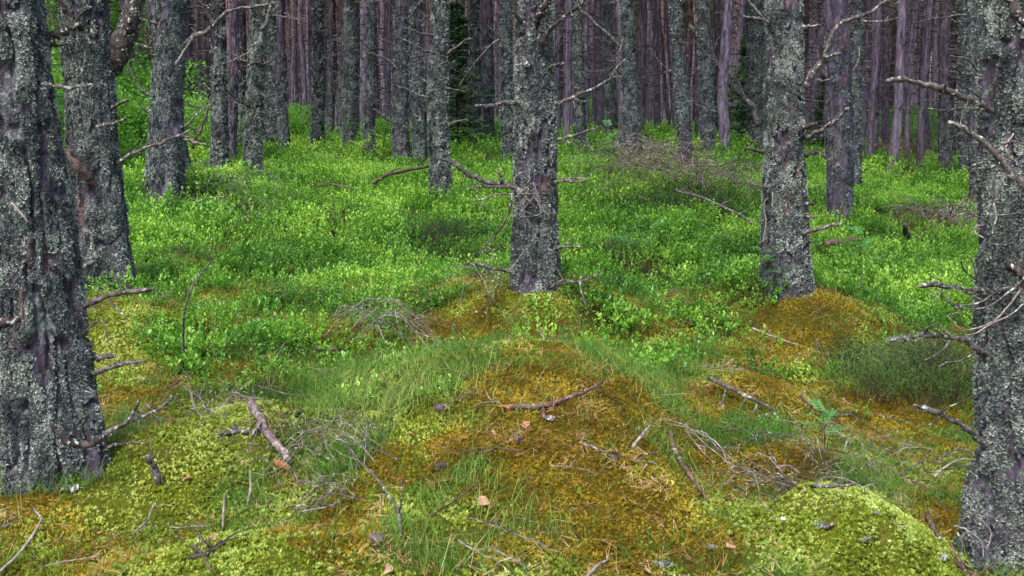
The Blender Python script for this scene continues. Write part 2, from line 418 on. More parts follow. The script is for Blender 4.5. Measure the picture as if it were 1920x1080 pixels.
M['brown_brush'] = wood_mat('brown_brush', (.035, .020, .018), (.11, .070, .062), (.24, .175, .16), 14, .0)
M['brush_grey'] = wood_mat('brush_grey', (.045, .030, .028), (.155, .11, .10), (.32, .26, .245), 14, .0)
M['log_wood'] = wood_mat('log_wood', (.04, .028, .028), (.17, .125, .125), (.50, .41, .40), 24, .25)
M['raw_wood'] = wood_mat('raw_wood', (.12, .045, .018), (.30, .13, .045), (.46, .26, .12), 24, .0)
M['dead_leaf'] = leaf_mat('dead_leaf', [(.22, .07, .035), (.44, .19, .12), (.66, .40, .30)], .2, .6, 6.0, 50)
M['pale_dead_leaf'] = leaf_mat('pale_dead_leaf', [(.28, .13, .08), (.46, .26, .17), (.62, .42, .31)], .2, .6, 6.0, 50)
M['cone_scale'] = leaf_mat('cone_scale', [(.06, .04, .035), (.17, .125, .11), (.34, .29, .26)], 0, .7, 6.0, 80)
M['petal'] = leaf_mat('petal', [(.75, .75, .75), (.82, .82, .82), (.88, .88, .86)], .2, .5)
M['bark_flake'] = wood_mat('bark_flake', (.05, .035, .04), (.15, .11, .125), (.30, .24, .25), 40, .4)

# ground material: colour of the moss mat and litter comes from what grows there
gm, gt, gout = new_mat('forest_floor'); N = NT(gt)
att = N.n('ShaderNodeAttribute'); att.attribute_name = 'floor_colour'
geo = N.n('ShaderNodeNewGeometry')
n1 = N.noise(geo.outputs['Position'], 55, 4, .7); n2 = N.noise(geo.outputs['Position'], 9, 3)
var = N.ramp(n1, [(.25, (.45, .42, .40)), (.5, (.95, .95, .95)), (.8, (1.7, 1.65, 1.5))])
col = N.mix(1.0, att.outputs['Color'], var, 'MULTIPLY')
col = N.mix(N.mrange(n2, .58, .72, 0, .5), col, (.14, .085, .04, 1))
gp = N.n('ShaderNodeBsdfPrincipled'); N.l(col, gp.inputs['Base Color']); gp.inputs['Roughness'].default_value = .95; gp.inputs['Specular IOR Level'].default_value = .1
bmp = N.n('ShaderNodeBump'); bmp.inputs['Strength'].default_value = 1; bmp.inputs['Distance'].default_value = .02
N.l(N.math('ADD', n1, N.math('MULTIPLY', N.noise(geo.outputs['Position'], 150, 3, .7), .5)), bmp.inputs['Height']); N.l(bmp.outputs[0], gp.inputs['Normal'])
N.l(gp.outputs[0], gout.inputs[0])
M['forest_floor'] = gm

# ------------------------------------------------------------------ object helpers
def link(o, parent=None):
    COL.objects.link(o)
    if parent is not None: o.parent = parent
    return o

def mesh_np(name, V, Q, mat=None, smooth=False):
    V = np.asarray(V, np.float32); Q = np.asarray(Q, np.int32)
    me = bpy.data.meshes.new(name)
    me.vertices.add(len(V)); me.vertices.foreach_set('co', V.ravel())
    if len(Q):
        k = Q.shape[1]
        me.loops.add(Q.size); me.loops.foreach_set('vertex_index', Q.ravel())
        me.polygons.add(len(Q)); me.polygons.foreach_set('loop_start', np.arange(0, Q.size, k, dtype=np.int32))
        if smooth: me.polygons.foreach_set('use_smooth', np.ones(len(Q), bool))
    me.update(calc_edges=True)
    if mat: me.materials.append(M[mat])
    return me

class MB:
    """collects shapes and makes one mesh"""
    def __init__(s): s.v = []; s.f = []; s.mi = []
    def add(s, V, Fc, mi=0):
        b = len(s.v); s.v.extend([tuple(map(float, p)) for p in V]); s.f.extend([tuple(i + b for i in f) for f in Fc]); s.mi.extend([mi] * len(Fc))
    def tube(s, pts, rad, n=5, mi=0, rough=0.0):
        P = [Vector(p) for p in pts]; V = []; Fc = []
        t0 = (P[1] - P[0]).normalized()
        a = t0.orthogonal().normalized()
        for i, p in enumerate(P):
            t = (P[min(i + 1, len(P) - 1)] - P[max(i - 1, 0)])
            if t.length < 1e-9: t = t0
            t.normalize()
            a = (a - t * a.dot(t));
            if a.length < 1e-6: a = t.orthogonal()
            a.normalize(); b = t.cross(a)
            for k in range(n):
                an = 2 * math.pi * k / n
                r = rad[i] * (1 + (random.uniform(-rough, rough) if rough else 0))
                V.append(p + (a * math.cos(an) + b * math.sin(an)) * r)
        for i in range(len(P) - 1):
            for k in range(n):
                Fc.append((i * n + k, i * n + (k + 1) % n, (i + 1) * n + (k + 1) % n, (i + 1) * n + k))
        Fc.append(tuple(range(n))[::-1]); Fc.append(tuple((len(P) - 1) * n + k for k in range(n)))
        s.add(V, Fc, mi)
    def mesh(s, name, mats, smooth=False):
        me = bpy.data.meshes.new(name); me.from_pydata(s.v, [], s.f)
        for m in ([mats] if isinstance(mats, str) else mats): me.materials.append(M[m])
        me.polygons.foreach_set('material_index', s.mi)
        if smooth: me.polygons.foreach_set('use_smooth', [True] * len(s.f))
        me.update(); return me
    def obj(s, name, mats, parent=None, smooth=False):
        return link(bpy.data.objects.new(name, s.mesh(name, mats, smooth)), parent)

def put(name, me, parent=None, loc=None, rot=None, scl=None):
    o = link(bpy.data.objects.new(name, me), parent)
    if loc is not None: o.location = loc
    if rot is not None: o.rotation_euler = rot
    if scl is not None: o.scale = (scl, scl, scl) if not hasattr(scl, '__len__') else scl
    return o

def tag(o, label=None, cat=None, group=None, kind=None):
    if label: o['label'] = label
    if cat: o['category'] = cat
    if group: o['group'] = group
    if kind: o['kind'] = kind
    return o

def root(name, loc, label, cat, group=None):
    o = bpy.data.objects.new(name, None); o.empty_display_size = .1; COL.objects.link(o); o.location = loc
    return tag(o, label, cat, group)

_gn = {}
def scatter_tree(protos):
    key = tuple(p.name for p in protos)
    if key in _gn: return _gn[key]
    g = bpy.data.node_groups.new('scatter', 'GeometryNodeTree')
    g.interface.new_socket('Geometry', in_out='INPUT', socket_type='NodeSocketGeometry')
    g.interface.new_socket('Geometry', in_out='OUTPUT', socket_type='NodeSocketGeometry')
    gi = g.nodes.new('NodeGroupInput'); go = g.nodes.new('NodeGroupOutput')
    iop = g.nodes.new('GeometryNodeInstanceOnPoints'); j = g.nodes.new('GeometryNodeJoinGeometry')
    for p in protos:
        oi = g.nodes.new('GeometryNodeObjectInfo'); oi.inputs['Object'].default_value = p; oi.inputs['As Instance'].default_value = True
        g.links.new(oi.outputs['Geometry'], j.inputs[0])
    def named(nm, dt):
        a = g.nodes.new('GeometryNodeInputNamedAttribute'); a.data_type = dt; a.inputs['Name'].default_value = nm
        return a.outputs['Attribute']
    iop.inputs['Pick Instance'].default_value = True
    g.links.new(gi.outputs[0], iop.inputs['Points']); g.links.new(j.outputs[0], iop.inputs['Instance'])
    g.links.new(named('pick', 'INT'), iop.inputs['Instance Index'])
    rt = g.nodes.new('FunctionNodeEulerToRotation'); g.links.new(named('rot', 'FLOAT_VECTOR'), rt.inputs[0])
    g.links.new(rt.outputs[0], iop.inputs['Rotation'])
    g.links.new(named('scl', 'FLOAT'), iop.inputs['Scale'])
    g.links.new(iop.outputs[0], go.inputs[0])
    _gn[key] = g
    return g

def scatter(name, P, rot, scl, pick, protos, parent=None):
    me = bpy.data.meshes.new(name); n = len(P)
    me.vertices.add(n); me.vertices.foreach_set('co', np.asarray(P, np.float32).ravel())
    a = me.attributes.new('rot', 'FLOAT_VECTOR', 'POINT'); a.data.foreach_set('vector', np.asarray(rot, np.float32).ravel())
    a = me.attributes.new('scl', 'FLOAT', 'POINT'); a.data.foreach_set('value', np.asarray(scl, np.float32))
    a = me.attributes.new('pick', 'INT', 'POINT'); a.data.foreach_set('value', np.asarray(pick, np.int32))
    o = link(bpy.data.objects.new(name, me), parent)
    md = o.modifiers.new('scatter', 'NODES'); md.node_group = scatter_tree(protos)
    o['kind'] = 'stuff'
    return o

def proto(name, mb, mats):
    return bpy.data.objects.new(name, mb.mesh(name, mats))

# ------------------------------------------------------------------ the ground sheet
ang = np.concatenate([np.linspace(-math.pi, -.66, 60, endpoint=False), np.linspace(-.66, .66, 620), np.linspace(.66, math.pi, 60)[1:]])
rad = np.concatenate([[.02, .4, .8, 1.2, 1.6, 2.0], np.exp(np.linspace(math.log(2.3), math.log(9), 330)), np.exp(np.linspace(math.log(9), math.log(60), 150))[1:], np.exp(np.linspace(math.log(60), math.log(900), 26))[1:]])
A, RR = np.meshgrid(ang, rad)
X = (np.sin(A) * RR).ravel(); Y = (np.cos(A) * RR).ravel(); Z = ground(X, Y)
bil, orw, yew, grw, gpx, gpy, gdep = zones(X, Y, Z)
nearm = np.exp(-((RR.ravel() - 4.5) / 4.0) ** 2)
Z2 = Z + nearm * .016 * fbm(X * 13, Y * 13, 0, 101, 3) * (1 - bil)
na = len(ang); nr = len(rad)
idx = np.arange(nr * na).reshape(nr, na)
Q = np.stack([idx[:-1, :-1], idx[:-1, 1:], idx[1:, 1:], idx[1:, :-1]], -1).reshape(-1, 4)[:, ::-1]
gme = mesh_np('ground', np.stack([X, Y, Z2], 1), Q, 'forest_floor', True)
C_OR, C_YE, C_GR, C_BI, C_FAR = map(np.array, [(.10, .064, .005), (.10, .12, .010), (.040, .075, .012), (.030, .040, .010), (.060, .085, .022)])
colr = orw[:, None] * C_OR + yew[:, None] * C_YE + grw[:, None] * C_GR
colr = colr * (1 - bil[:, None]) + bil[:, None] * C_BI
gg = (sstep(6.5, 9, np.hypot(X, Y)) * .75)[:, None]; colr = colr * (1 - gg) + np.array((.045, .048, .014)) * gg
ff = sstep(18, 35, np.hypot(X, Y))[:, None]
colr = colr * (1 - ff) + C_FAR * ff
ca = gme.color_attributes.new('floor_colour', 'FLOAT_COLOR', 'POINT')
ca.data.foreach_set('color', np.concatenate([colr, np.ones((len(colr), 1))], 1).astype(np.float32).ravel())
tag(put('ground', gme), 'mossy uneven forest floor rising gently away under the pines', None, None, 'structure')

# ------------------------------------------------------------------ pines
class Stem:
    """geometry of one trunk: axis and radius by height"""
    def __init__(s, r0, r1, zt, lean, flare, height, seed, wob=.03, flh=.22):
        s.r0, s.r1, s.zt, s.lean, s.flare, s.H, s.seed, s.wob, s.flh = r0, r1, zt, lean, flare, height, seed, wob, flh
    def axis(s, z):
        z = np.asarray(z, float)
        zz = np.where(z < s.zt * 1.6, z, s.zt * 1.6 + (z - s.zt * 1.6) * .35)
        wx = s.wob * (vn(z * .7 + 5, s.seed * 3.1, 0, 5) - vn(5.0, s.seed * 3.1, 0, 5)) * np.clip(z, 0, 1)
        wy = s.wob * (vn(z * .7 + 9, s.seed * 7.7, 0, 6)) * np.clip(z, 0, 1)
        return s.lean[0] * zz + wx, s.lean[1] * zz + wy
    def radius(s, z):
        z = np.asarray(z, float)
        k = (s.r1 - s.r0) / s.zt
        r = s.r0 + k * np.minimum(z, s.zt)
        over = np.clip((z - s.zt) / (s.H - s.zt), 0, 1)
        r = r * (1 - over * .72)
        return r + s.r0 * s.flare * np.exp(-np.maximum(z, 0) / s.flh)
    def grid(s, z, th):
        """displaced surface at heights z and angles th (arrays of equal shape) -> x, y, z, furrow"""
        r = s.radius(z)
        lob = s.r0 * s.flare * .9 * np.exp(-np.maximum(z, 0) / (s.flh * 1.3)) * (np.cos(th * 4 + s.seed) * .5 + np.cos(th * 7 + s.seed * 2.3) * .35)
        r = r + lob
        cx, cy = np.cos(th), np.sin(th)
        R0 = s.r0
        tw = z * .25
        nx, ny = cx * R0 * 1.0, cy * R0 * 1.0
        wx = .35 * vn(nx * 14, ny * 14, z * 5, s.seed + 3)
        a = vn(nx * 17 + wx, ny * 17 + wx, z * 4.2 + wx, s.seed + 1)
        b = vn(nx * 36 + wx, ny * 36 - wx, z * 10, s.seed + 2)
        fur = np.exp(-(a / .12) ** 2)
        fine = np.exp(-(b / .16) ** 2)
        plate = vn(nx * 60, ny * 60, z * 26, s.seed + 4) * .004 + vn(nx * 6, ny * 6, z * 2.0, s.seed + 7) * .012
        dep = s.bark if hasattr(s, 'bark') else .013
        r = r - dep * fur - dep * .55 * fine + plate
        ax, ay = s.axis(z)
        return ax + r * cx, ay + r * cy, z, fur

def trunk_mesh(st, zs, na, mat, name='trunk'):
    th = np.linspace(0, 2 * math.pi, na, endpoint=False)
    Zg, T = np.meshgrid(zs, th, indexing='ij')
    x, y, z, f = st.grid(Zg, T)
    V = np.stack([x.ravel(), y.ravel(), z.ravel()], 1)
    idx = np.arange(len(zs) * na).reshape(len(zs), na)
    nx = np.roll(idx, -1, 1)
    Q = np.stack([idx[:-1], nx[:-1], nx[1:], idx[1:]], -1).reshape(-1, 4)
    return mesh_np(name, V, Q, mat, True)

# lichen tufts: small curled lobes spreading from a point
def lichen_tuft(n, seed):
    random.seed(seed); mb = MB()
    for k in range(n):
        a = random.uniform(0, 6.283); el = random.uniform(.05, 1.25); L = random.uniform(.5, 1.0)
        w = random.uniform(.09, .22)
        d = Vector((math.cos(a) * math.cos(el), math.sin(a) * math.cos(el), math.sin(el)))
        sd_ = Vector((-math.sin(a), math.cos(a), random.uniform(-.5, .5))).normalized()
        cu = Vector((0, 0, random.uniform(-.3, .35)))
        p0 = d * .08; p1 = d * L * .6 + cu * .3; p2 = d * L + cu
        mb.add([p0 - sd_ * w * .4, p0 + sd_ * w * .4, p1 + sd_ * w, p1 - sd_ * w, p2 + sd_ * w * .8, p2 - sd_ * w * .8], [(0, 1, 2, 3), (3, 2, 4, 5)])
    return mb
LT = [proto('lichen_tuft', lichen_tuft(15, 100 + k), 'lichen') for k in range(4)]
LTD = [proto('lichen_tuft', lichen_tuft(12, 120 + k), 'lichen_dark') for k in range(3)]

def add_lichen(tree, st, z1, dens, size, cover, ztop, protos, face=None):
    """scatter lichen over the stem below z1; face = direction to keep (towards the clearing), all round when None"""
    area = 2 * math.pi * st.r0 * z1
    n = int(area * dens)
    z = rng.uniform(-.02, z1, n); th = rng.uniform(0, 2 * math.pi, n)
    if face is not None:
        keep = np.cos(th - face) > -.35
        z, th = z[keep], th[keep]
    x, y, zz, fur = st.grid(z, th)
    m = .75 * fbm(np.cos(th) * st.r0 * 13 + st.seed, np.sin(th) * st.r0 * 13, z * 5, 7, 3)
    m2 = 1.5 * fbm(np.cos(th) * st.r0 * 34 + st.seed, np.sin(th) * st.r0 * 34, z * 22, 17, 2)
    thr = 1.10 - 2 * cover + np.clip((z - ztop) * 1.2, 0, 2)
    keep = (m + .6 * m2 > thr * .75) & (fur < .45) & (rng.random(len(z)) > .75 * np.clip(fur * 2, 0, 1))
    x, y, zz, th, z = x[keep], y[keep], zz[keep], th[keep], z[keep]
    n = len(x)
    # +Z of the tuft to the outward normal
    tilt = rng.normal(0, .35, n)
    rot = np.stack([rng.uniform(0, 0, n), np.full(n, math.pi / 2) + tilt, th + rng.normal(0, .3, n)], 1)
    scl = size * rng.uniform(.55, 1.45, n)
    P = np.stack([x, y, zz], 1)
    o = scatter('lichen', P, rot, scl, rng.integers(0, len(protos), n), protos, tree)
    return o

# dead branches, in their own space: growing along +X
def dead_branch(L, r, seed, twigs=5, droop=0.0, up=.15, mat='dark_wood', n=5, fine=True):
    random.seed(seed); mb = MB()
    k = max(4, int(L * 9)); pts = []; p = Vector((-.03, 0, 0)); d = Vector((1, 0, random.uniform(-.1, .35) - droop)).normalized()
    rad = []
    for i in range(k + 1):
        pts.append(p.copy()); rad.append(r * (1 - .72 * i / k) * random.uniform(.85, 1.15))
        d = (d + Vector((0, random.uniform(-.22, .22), random.uniform(-.18, .18) + up * .15))).normalized()
        p = p + d * L / k
    mb.tube(pts, rad, n, rough=.12)
    for j in range(twigs):
        i = random.randint(1, k - 1); q = pts[i].copy(); s = random.choice((-1, 1))
        dd = Vector((random.uniform(.3, 1), s * random.uniform(.5, 1.1), random.uniform(-.5, .6))).normalized()
        l = L * random.uniform(.12, .42); tp = [q.copy()]; kk = 4
        for u in range(kk):
            dd = (dd + Vector((random.uniform(-.2, .3), random.uniform(-.25, .25), random.uniform(-.3, .3)))).normalized()
            q = q + dd * l / kk; tp.append(q.copy())
        rr = rad[i] * .5
        mb.tube(tp, [rr * (1 - .6 * u / kk) for u in range(kk + 1)], 4)
        if fine and random.random() < .6:
            q = tp[2].copy(); dd = Vector((random.uniform(.2, 1), random.uniform(-1, 1), random.uniform(-.6, .6))).normalized()
            mb.tube([q, q + dd * l * .25, q + dd * l * .5 + Vector((0, 0, random.uniform(-.04, .05)))], [rr * .5, rr * .4, rr * .25], 3)
    return mb.mesh('branch', mat)
BR_LONG = [dead_branch(random.Random(k).uniform(.7, 1.25), .019, 200 + k, 7, mat='dark_wood' if k % 3 else 'dead_wood') for k in range(9)]
BR_SHORT = [dead_branch(random.Random(50 + k).uniform(.22, .5), .015, 230 + k, 3, mat='dark_wood' if k % 3 else 'dead_wood') for k in range(9)]
BR_STUB = [dead_branch(random.Random(90 + k).uniform(.07, .16), .015, 260 + k, 0, mat='dark_wood') for k in range(5)]

def stick_branches(tree, st, z0, z1, n, kinds, seed, facefree=None, scale=1.0):
    rr = random.Random(seed)
    for k in range(n):
        z = rr.uniform(z0, z1); th = rr.uniform(0, 2 * math.pi)
        me = rr.choice(rr.choice(kinds))
        ax, ay = st.axis(z); r = float(st.radius(z)) - .012
        b = put('branch', me, tree, (float(ax) + r * math.cos(th), float(ay) + r * math.sin(th), z), (rr.uniform(-.8, .8), rr.uniform(-.45, .35), th), rr.uniform(.7, 1.25) * scale)

# crowns: limbs with sprays of needles, high above
def crown_mesh(seed, H=15.5, z0=8.6, width=1.5, sprays=480):
    r_ = random.Random(seed); random.seed(seed); mb = MB()
    cen = []
    for k in range(15):
        z = z0 + (H - z0) * (k / 14.0) ** .9; a = k * 2.4 + r_.uniform(-.4, .4)
        L = width * (1 - .62 * (k / 14.0)) * r_.uniform(.6, 1.1)
        p0 = Vector((0, 0, z)); p1 = Vector((math.cos(a) * L * .5, math.sin(a) * L * .5, z + .15)); p2 = Vector((math.cos(a) * L, math.sin(a) * L, z + .45))
        mb.tube([p0, p1, p2], [.045, .03, .012], 4, 1)
        for q in (p1.lerp(p2, .2), p1.lerp(p2, .7), p2): cen.append((q, .30 + .35 * r_.random()))
    cen.append((Vector((0, 0, H)), .6))
    for k in range(sprays):
        c, rr = r_.choice(cen)
        d = Vector((r_.gauss(0, 1), r_.gauss(0, 1), r_.gauss(0, .7))); q = c + d * rr * .55
        ax = Vector((r_.gauss(0, 1), r_.gauss(0, 1), r_.gauss(.3, .8))).normalized(); sd_ = ax.orthogonal().normalized() * r_.uniform(.03, .06); L = r_.uniform(.12, .26)
        mb.add([q - sd_ * .5, q + ax * L * .5 + sd_, q + ax * L, q + ax * L * .5 - sd_], [(0, 1, 2, 3)], 0)
    return mb.mesh('crown', ['pine_needles', 'bark_far'])
CROWNS = [crown_mesh(300 + k) for k in range(5)]

pine_group = 'lichened pines standing on the slope'
TREES = []
def vis_top(dep): return CAM[2] + dep * (HOR / F) + .25
for i, (bx, by, w, tx, wt, dia, cov, lich, ltop, flare, label) in enumerate(PINES):
    dep0 = dia * F / ((w + wt) / 2)
    P = PRE[i]
    _, _, dep = project(*P)
    r0 = w * dep / F / 2; 
    # point of the axis on the top row, at the same distance
    rt = ray(tx, 0); t = P[1] / rt[1]; T = CAM + rt * t
    rr = ray(bx, by); tb = P[1] / rr[1]
    zt = T[2] - P[2]
    dT = project(*T)[2]
    r1 = wt * dT / F / 2
    thick = .014 if dep < 9 else .010
    r0 -= thick; r1 -= thick
    lean = ((T[0] - P[0]) / zt, random.Random(i).uniform(-.01, .01)); flare = flare if w > 150 else flare * 1.6 + .06
    st = Stem(r0, r1, zt, lean, flare, 15.5, i + 1, .012 if w > 80 else .03, .30 if w > 90 else .34)
    TREES.append((P[0], P[1], r0)); 
    tr = root('pine_tree', P, label, 'pine tree', pine_group)
    zs_top = zt + .35
    if dep < 5.5:
        step, na, mat = .0085, 150, 'bark_near'
    elif dep < 9:
        step, na, mat = .012, 110, 'bark_near'
    elif dep < 16:
        step, na, mat = .02, 70, 'bark_lichened' if ltop > 4 else 'bark_plain'
    else:
        step, na, mat = .035, 40, 'bark_lichened' if ltop > 4 else ('bark_mid' if ltop > 2 else 'bark_plain')
    st.bark = .022 if dep < 9 else .018
    zs = np.concatenate([np.arange(-.25, zs_top, step), np.linspace(zs_top, 15.5, 40)])
    put('trunk', trunk_mesh(st, zs, na, mat), tr)
    if lich > .2:
        zl = min(zt + .1, ltop + .6)
        face = -math.pi / 2
        if dep < 5.5: add_lichen(tr, st, zl, 23000, .0082, lich, ltop, LT, face)
        elif dep < 9: add_lichen(tr, st, zl, 12500, .0102, lich, ltop, LT, face)
        elif dep < 16: add_lichen(tr, st, zl, 3800, .018, lich, ltop, LTD if lich < .9 else LT, face)
        else: add_lichen(tr, st, zl, 1900, .025, lich * .95, ltop, LTD, face)
    if dep > 9:
        n = 15 if ltop < 3 else 22
        stick_branches(tr, st, 1.0, zt + .6, n, [BR_SHORT, BR_SHORT, BR_LONG, BR_STUB], 400 + i, scale=.8)
    elif dep > 5:
        stick_branches(tr, st, .6, zt + .4, 4, [BR_STUB], 400 + i)
    stick_branches(tr, st, zt + .7, 7.5, 5, [BR_LONG, BR_SHORT], 500 + i, scale=1.3)
    put('crown', CROWNS[i % 5], tr, (lean[0] * zt * 1.6 + lean[0] * .35 * 9, 0, 0), (0, 0, i * 1.3), (1.15, 1.15, 1.0))
    PINES[i] = (tr, st, dep, P)

# branches of the near pines, traced where they grow: column, row, half-thickness; depth offset from the axis (metres, minus = towards the viewer)
def wp(u, v, yy):
    r = ray(u, v); return CAM + r * (yy / r[1])
def grown(ti, pts, off=-.1, off1=None, mat='dead_wood', subs=(), seed=0, twigs=0):
    tr, st, dep, P = PINES[ti]
    random.seed(seed * 7 + ti)
    off1 = off - .05 if off1 is None else off1
    mb = MB()
    def poly(pp, o0, o1):
        W_ = []; Rr = []; pts_ = pp
        n = len(pp)
        for j in range(n - 1):
            for q in range(4):
                t = q / 4; g = (j + t) / (n - 1)
                p0 = pp[max(j - 1, 0)]; p1 = pp[j]; p2 = pp[j + 1]; p3 = pp[min(j + 2, n - 1)]
                c = [.5 * ((2 * p1[m]) + (-p0[m] + p2[m]) * t + (2 * p0[m] - 5 * p1[m] + 4 * p2[m] - p3[m]) * t * t + (-p0[m] + 3 * p1[m] - 3 * p2[m] + p3[m]) * t ** 3) for m in range(3)]
                W_.append(Vector(wp(c[0], c[1], P[1] + o0 + (o1 - o0) * g)) - Vector(P)); Rr.append(max(c[2], .6) * dep / F)
        W_.append(Vector(wp(pp[-1][0], pp[-1][1], P[1] + o1)) - Vector(P)); Rr.append(max(pp[-1][2], .5) * dep / F * .7)
        thickb = pts_[0][2] > 14; Rr = [r * (random.uniform(.88, 1.0) if thickb else random.uniform(.55, .85)) for r in Rr]; jj = .06 if thickb else .3; W_ = [w + Vector((random.gauss(0, jj), random.gauss(0, jj), random.gauss(0, jj))) * r for w, r in zip(W_, Rr)]
        return W_, Rr
    W_, Rr = poly(pts, off, off1)
    mb.tube(W_, Rr, 14 if pts[0][2] > 14 else (8 if pts[0][2] > 5 else 6), rough=.08 if pts[0][2] > 14 else .2)
    for s in subs:
        a, b = poly(s, (off + off1) / 2, off1 + random.uniform(-.15, .15)); mb.tube(a, b, 5, rough=.06)
    for k in range(twigs):
        j = random.randint(len(W_) // 4, len(W_) - 2); q = W_[j].copy(); dd = Vector((random.uniform(-1, 1), random.uniform(-.6, .6), random.uniform(-.8, .9))).normalized()
        l = random.uniform(.04, .16); tp = [q.copy()]
        for u in range(4):
            dd = (dd + Vector((random.uniform(-.3, .3),) * 3) + Vector((random.uniform(-.3, .3), 0, random.uniform(-.3, .3)))).normalized(); q = q + dd * l / 4; tp.append(q.copy())
        mb.tube(tp, [.0028, .0024, .002, .0016, .0012], 4)
    o = mb.obj('branch', mat, tr, True)
    if Rr[0] > .006:      # lichen on the branch itself
        P_, R_, S_ = [], [], []
        for j in range(len(W_) - 1):
            m = int(((W_[j + 1] - W_[j]).length) * (2600 if pts[0][2] > 14 else 240))
            for q in range(m):
                t = random.random(); c = W_[j].lerp(W_[j + 1], t); a = random.uniform(0, 6.283)
                if vn(c.x * 20, c.y * 20, c.z * 20, 5) < -.15: continue
                dv = Vector((random.gauss(0, 1), random.gauss(0, 1), random.gauss(.5, 1))).normalized()
                P_.append(c + dv * Rr[j] * .9); e = dv.to_track_quat('Z', 'Y').to_euler(); R_.append(tuple(e)); S_.append(random.uniform(.004, .010) * (1.5 if pts[0][2] > 14 else 1))
        if P_: scatter('lichen', P_, R_, S_, [random.randint(0, 3) for _ in P_], LT, o)
    return o

# nearest left pine (0)
grown(0, [(140, 584, 9), (175, 566, 8), (205, 553, 8), (245, 546, 7), (290, 541, 5)], .0, -.1, subs=[[(205, 560, 3), (215, 577, 3), (232, 590, 2), (245, 594, 1.5)]], seed=1)
grown(0, [(172, 700, 6), (200, 692, 6), (235, 683, 5), (273, 677, 4)], -.05, -.15, seed=2)
grown(0, [(165, 673, 8), (190, 670, 7), (216, 667, 6)], .02, 0, seed=3)
grown(0, [(195, 812, 8), (230, 797, 6), (262, 781, 5), (300, 766, 4), (326, 744, 3)], -.1, -.2, subs=[[(212, 806, 5), (236, 793, 5), (252, 770, 4), (262, 748, 3)], [(280, 775, 2), (285, 760, 2), (288, 745, 1)]], seed=4, twigs=5)
grown(0, [(200, 838, 4), (235, 832, 3), (278, 832, 2)], -.05, -.1, 'dead_wood' and -.1, subs=[[(220, 846, 2), (240, 842, 1.5)]], seed=5) if False else grown(0, [(200, 838, 4), (235, 832, 3), (278, 832, 2)], -.05, -.1, seed=5)
grown(0, [(98, 798, 6), (118, 815, 8), (140, 832, 10), (165, 834, 10), (195, 817, 9)], -.28, -.24, 'dark_wood', subs=[[(160, 820, 3), (155, 800, 3), (160, 780, 2)]], seed=6)
grown(0, [(-10, 612, 14), (15, 606, 12), (40, 600, 6)], -.24, -.22, 'dark_wood', seed=7)
grown(0, [(60, 440, 9), (57, 470, 9), (56, 505, 7)], -.23, -.22, 'dark_wood', seed=8)
grown(0, [(40, 540, 3), (42, 575, 3), (45, 620, 2)], -.25, -.24, 'red_twig', seed=81)
grown(0, [(60, 115, 14), (84, 85, 13), (100, 68, 11), (128, 56, 9), (152, 44, 5)], .05, .1, 'dark_wood', subs=[[(95, 82, 5), (112, 85, 4), (128, 82, 2)]], seed=9)
grown(0, [(80, 158, 5), (110, 162, 5), (140, 163, 4), (178, 158, 3)], -.1, -.2, seed=10)
grown(0, [(160, 622, 3), (190, 600, 2), (200, 640, 1)], -.05, -.2, seed=11)
grown(0, [(20, 380, 3), (40, 400, 3), (52, 418, 2)], -.26, -.25, 'bleached_twig', seed=12)
# forked pine behind it (1)
grown(1, [(190, 150, 20), (213, 112, 24), (229, 80, 23), (243, 45, 20), (255, 0, 17), (268, -80, 15), (300, -200, 12)], .02, .05, 'dark_wood', seed=1)
grown(1, [(172, 345, 9), (162, 330, 11), (148, 312, 10), (128, 292, 9), (104, 268, 8)], -.16, -.3, 'brown_brush', seed=2, twigs=4)
grown(1, [(150, 52, 10), (136, 38, 8), (120, 15, 6), (104, -12, 4)], -.15, -.25, 'dark_wood', subs=[[(140, 42, 4), (152, 25, 3), (172, 12, 2)]], seed=3)
grown(1, [(205, 206, 5), (222, 196, 4), (243, 186, 3)], -.12, -.2, 'dark_wood', seed=4)
grown(1, [(182, 236, 4), (210, 232, 3), (237, 221, 2)], -.17, -.25, seed=5)
grown(1, [(222, 306, 6), (250, 288, 5), (282, 275, 5), (320, 261, 4), (345, 250, 3), (368, 240, 2)], -.05, -.25, subs=[[(335, 254, 3), (350, 256, 2), (366, 254, 1)]], seed=6, twigs=3)
grown(1, [(150, 210, 5), (135, 206, 4), (120, 204, 3)], -.05, -.1, seed=7)
grown(1, [(142, 402, 8), (130, 398, 6), (118, 396, 4)], .0, -.05, seed=8)
grown(1, [(172, 492, 6), (160, 498, 5), (148, 506, 3)], -.2, -.26, seed=9)
grown(1, [(245, 35, 9), (240, 55, 8), (232, 68, 5)], -.12, -.1, 'dark_wood', seed=10)
# pine on the orange hump (2)
grown(2, [(348, 85, 8), (358, 72, 7), (388, 58, 6), (410, 36, 5), (440, 18, 4), (480, 12, 3), (522, 4, 2)], -.05, -.4, subs=[[(362, 72, 4), (345, 95, 4), (328, 122, 3)], [(395, 50, 2), (405, 25, 2), (400, 5, 1)]], seed=1, twigs=4)
grown(2, [(292, 218, 5), (275, 208, 4), (262, 200, 3)], 0, -.1, seed=2)
grown(2, [(345, 238, 4), (365, 218, 3), (392, 190, 3), (400, 165, 2)], -.05, .1, seed=3, twigs=3)
grown(2, [(350, 262, 5), (372, 268, 4), (388, 272, 2)], -.1, -.2, seed=4)
grown(2, [(360, 278, 4), (378, 240, 4), (392, 200, 3)], .0, -.05, 'brown_brush', seed=5)
grown(2, [(300, 46, 4), (272, 38, 3), (255, 36, 2)], -.1, -.2, seed=6, twigs=3)
grown(2, [(296, 120, 4), (285, 95, 4), (280, 50, 3), (270, 10, 2)], -.05, -.2, 'dark_wood', seed=7)
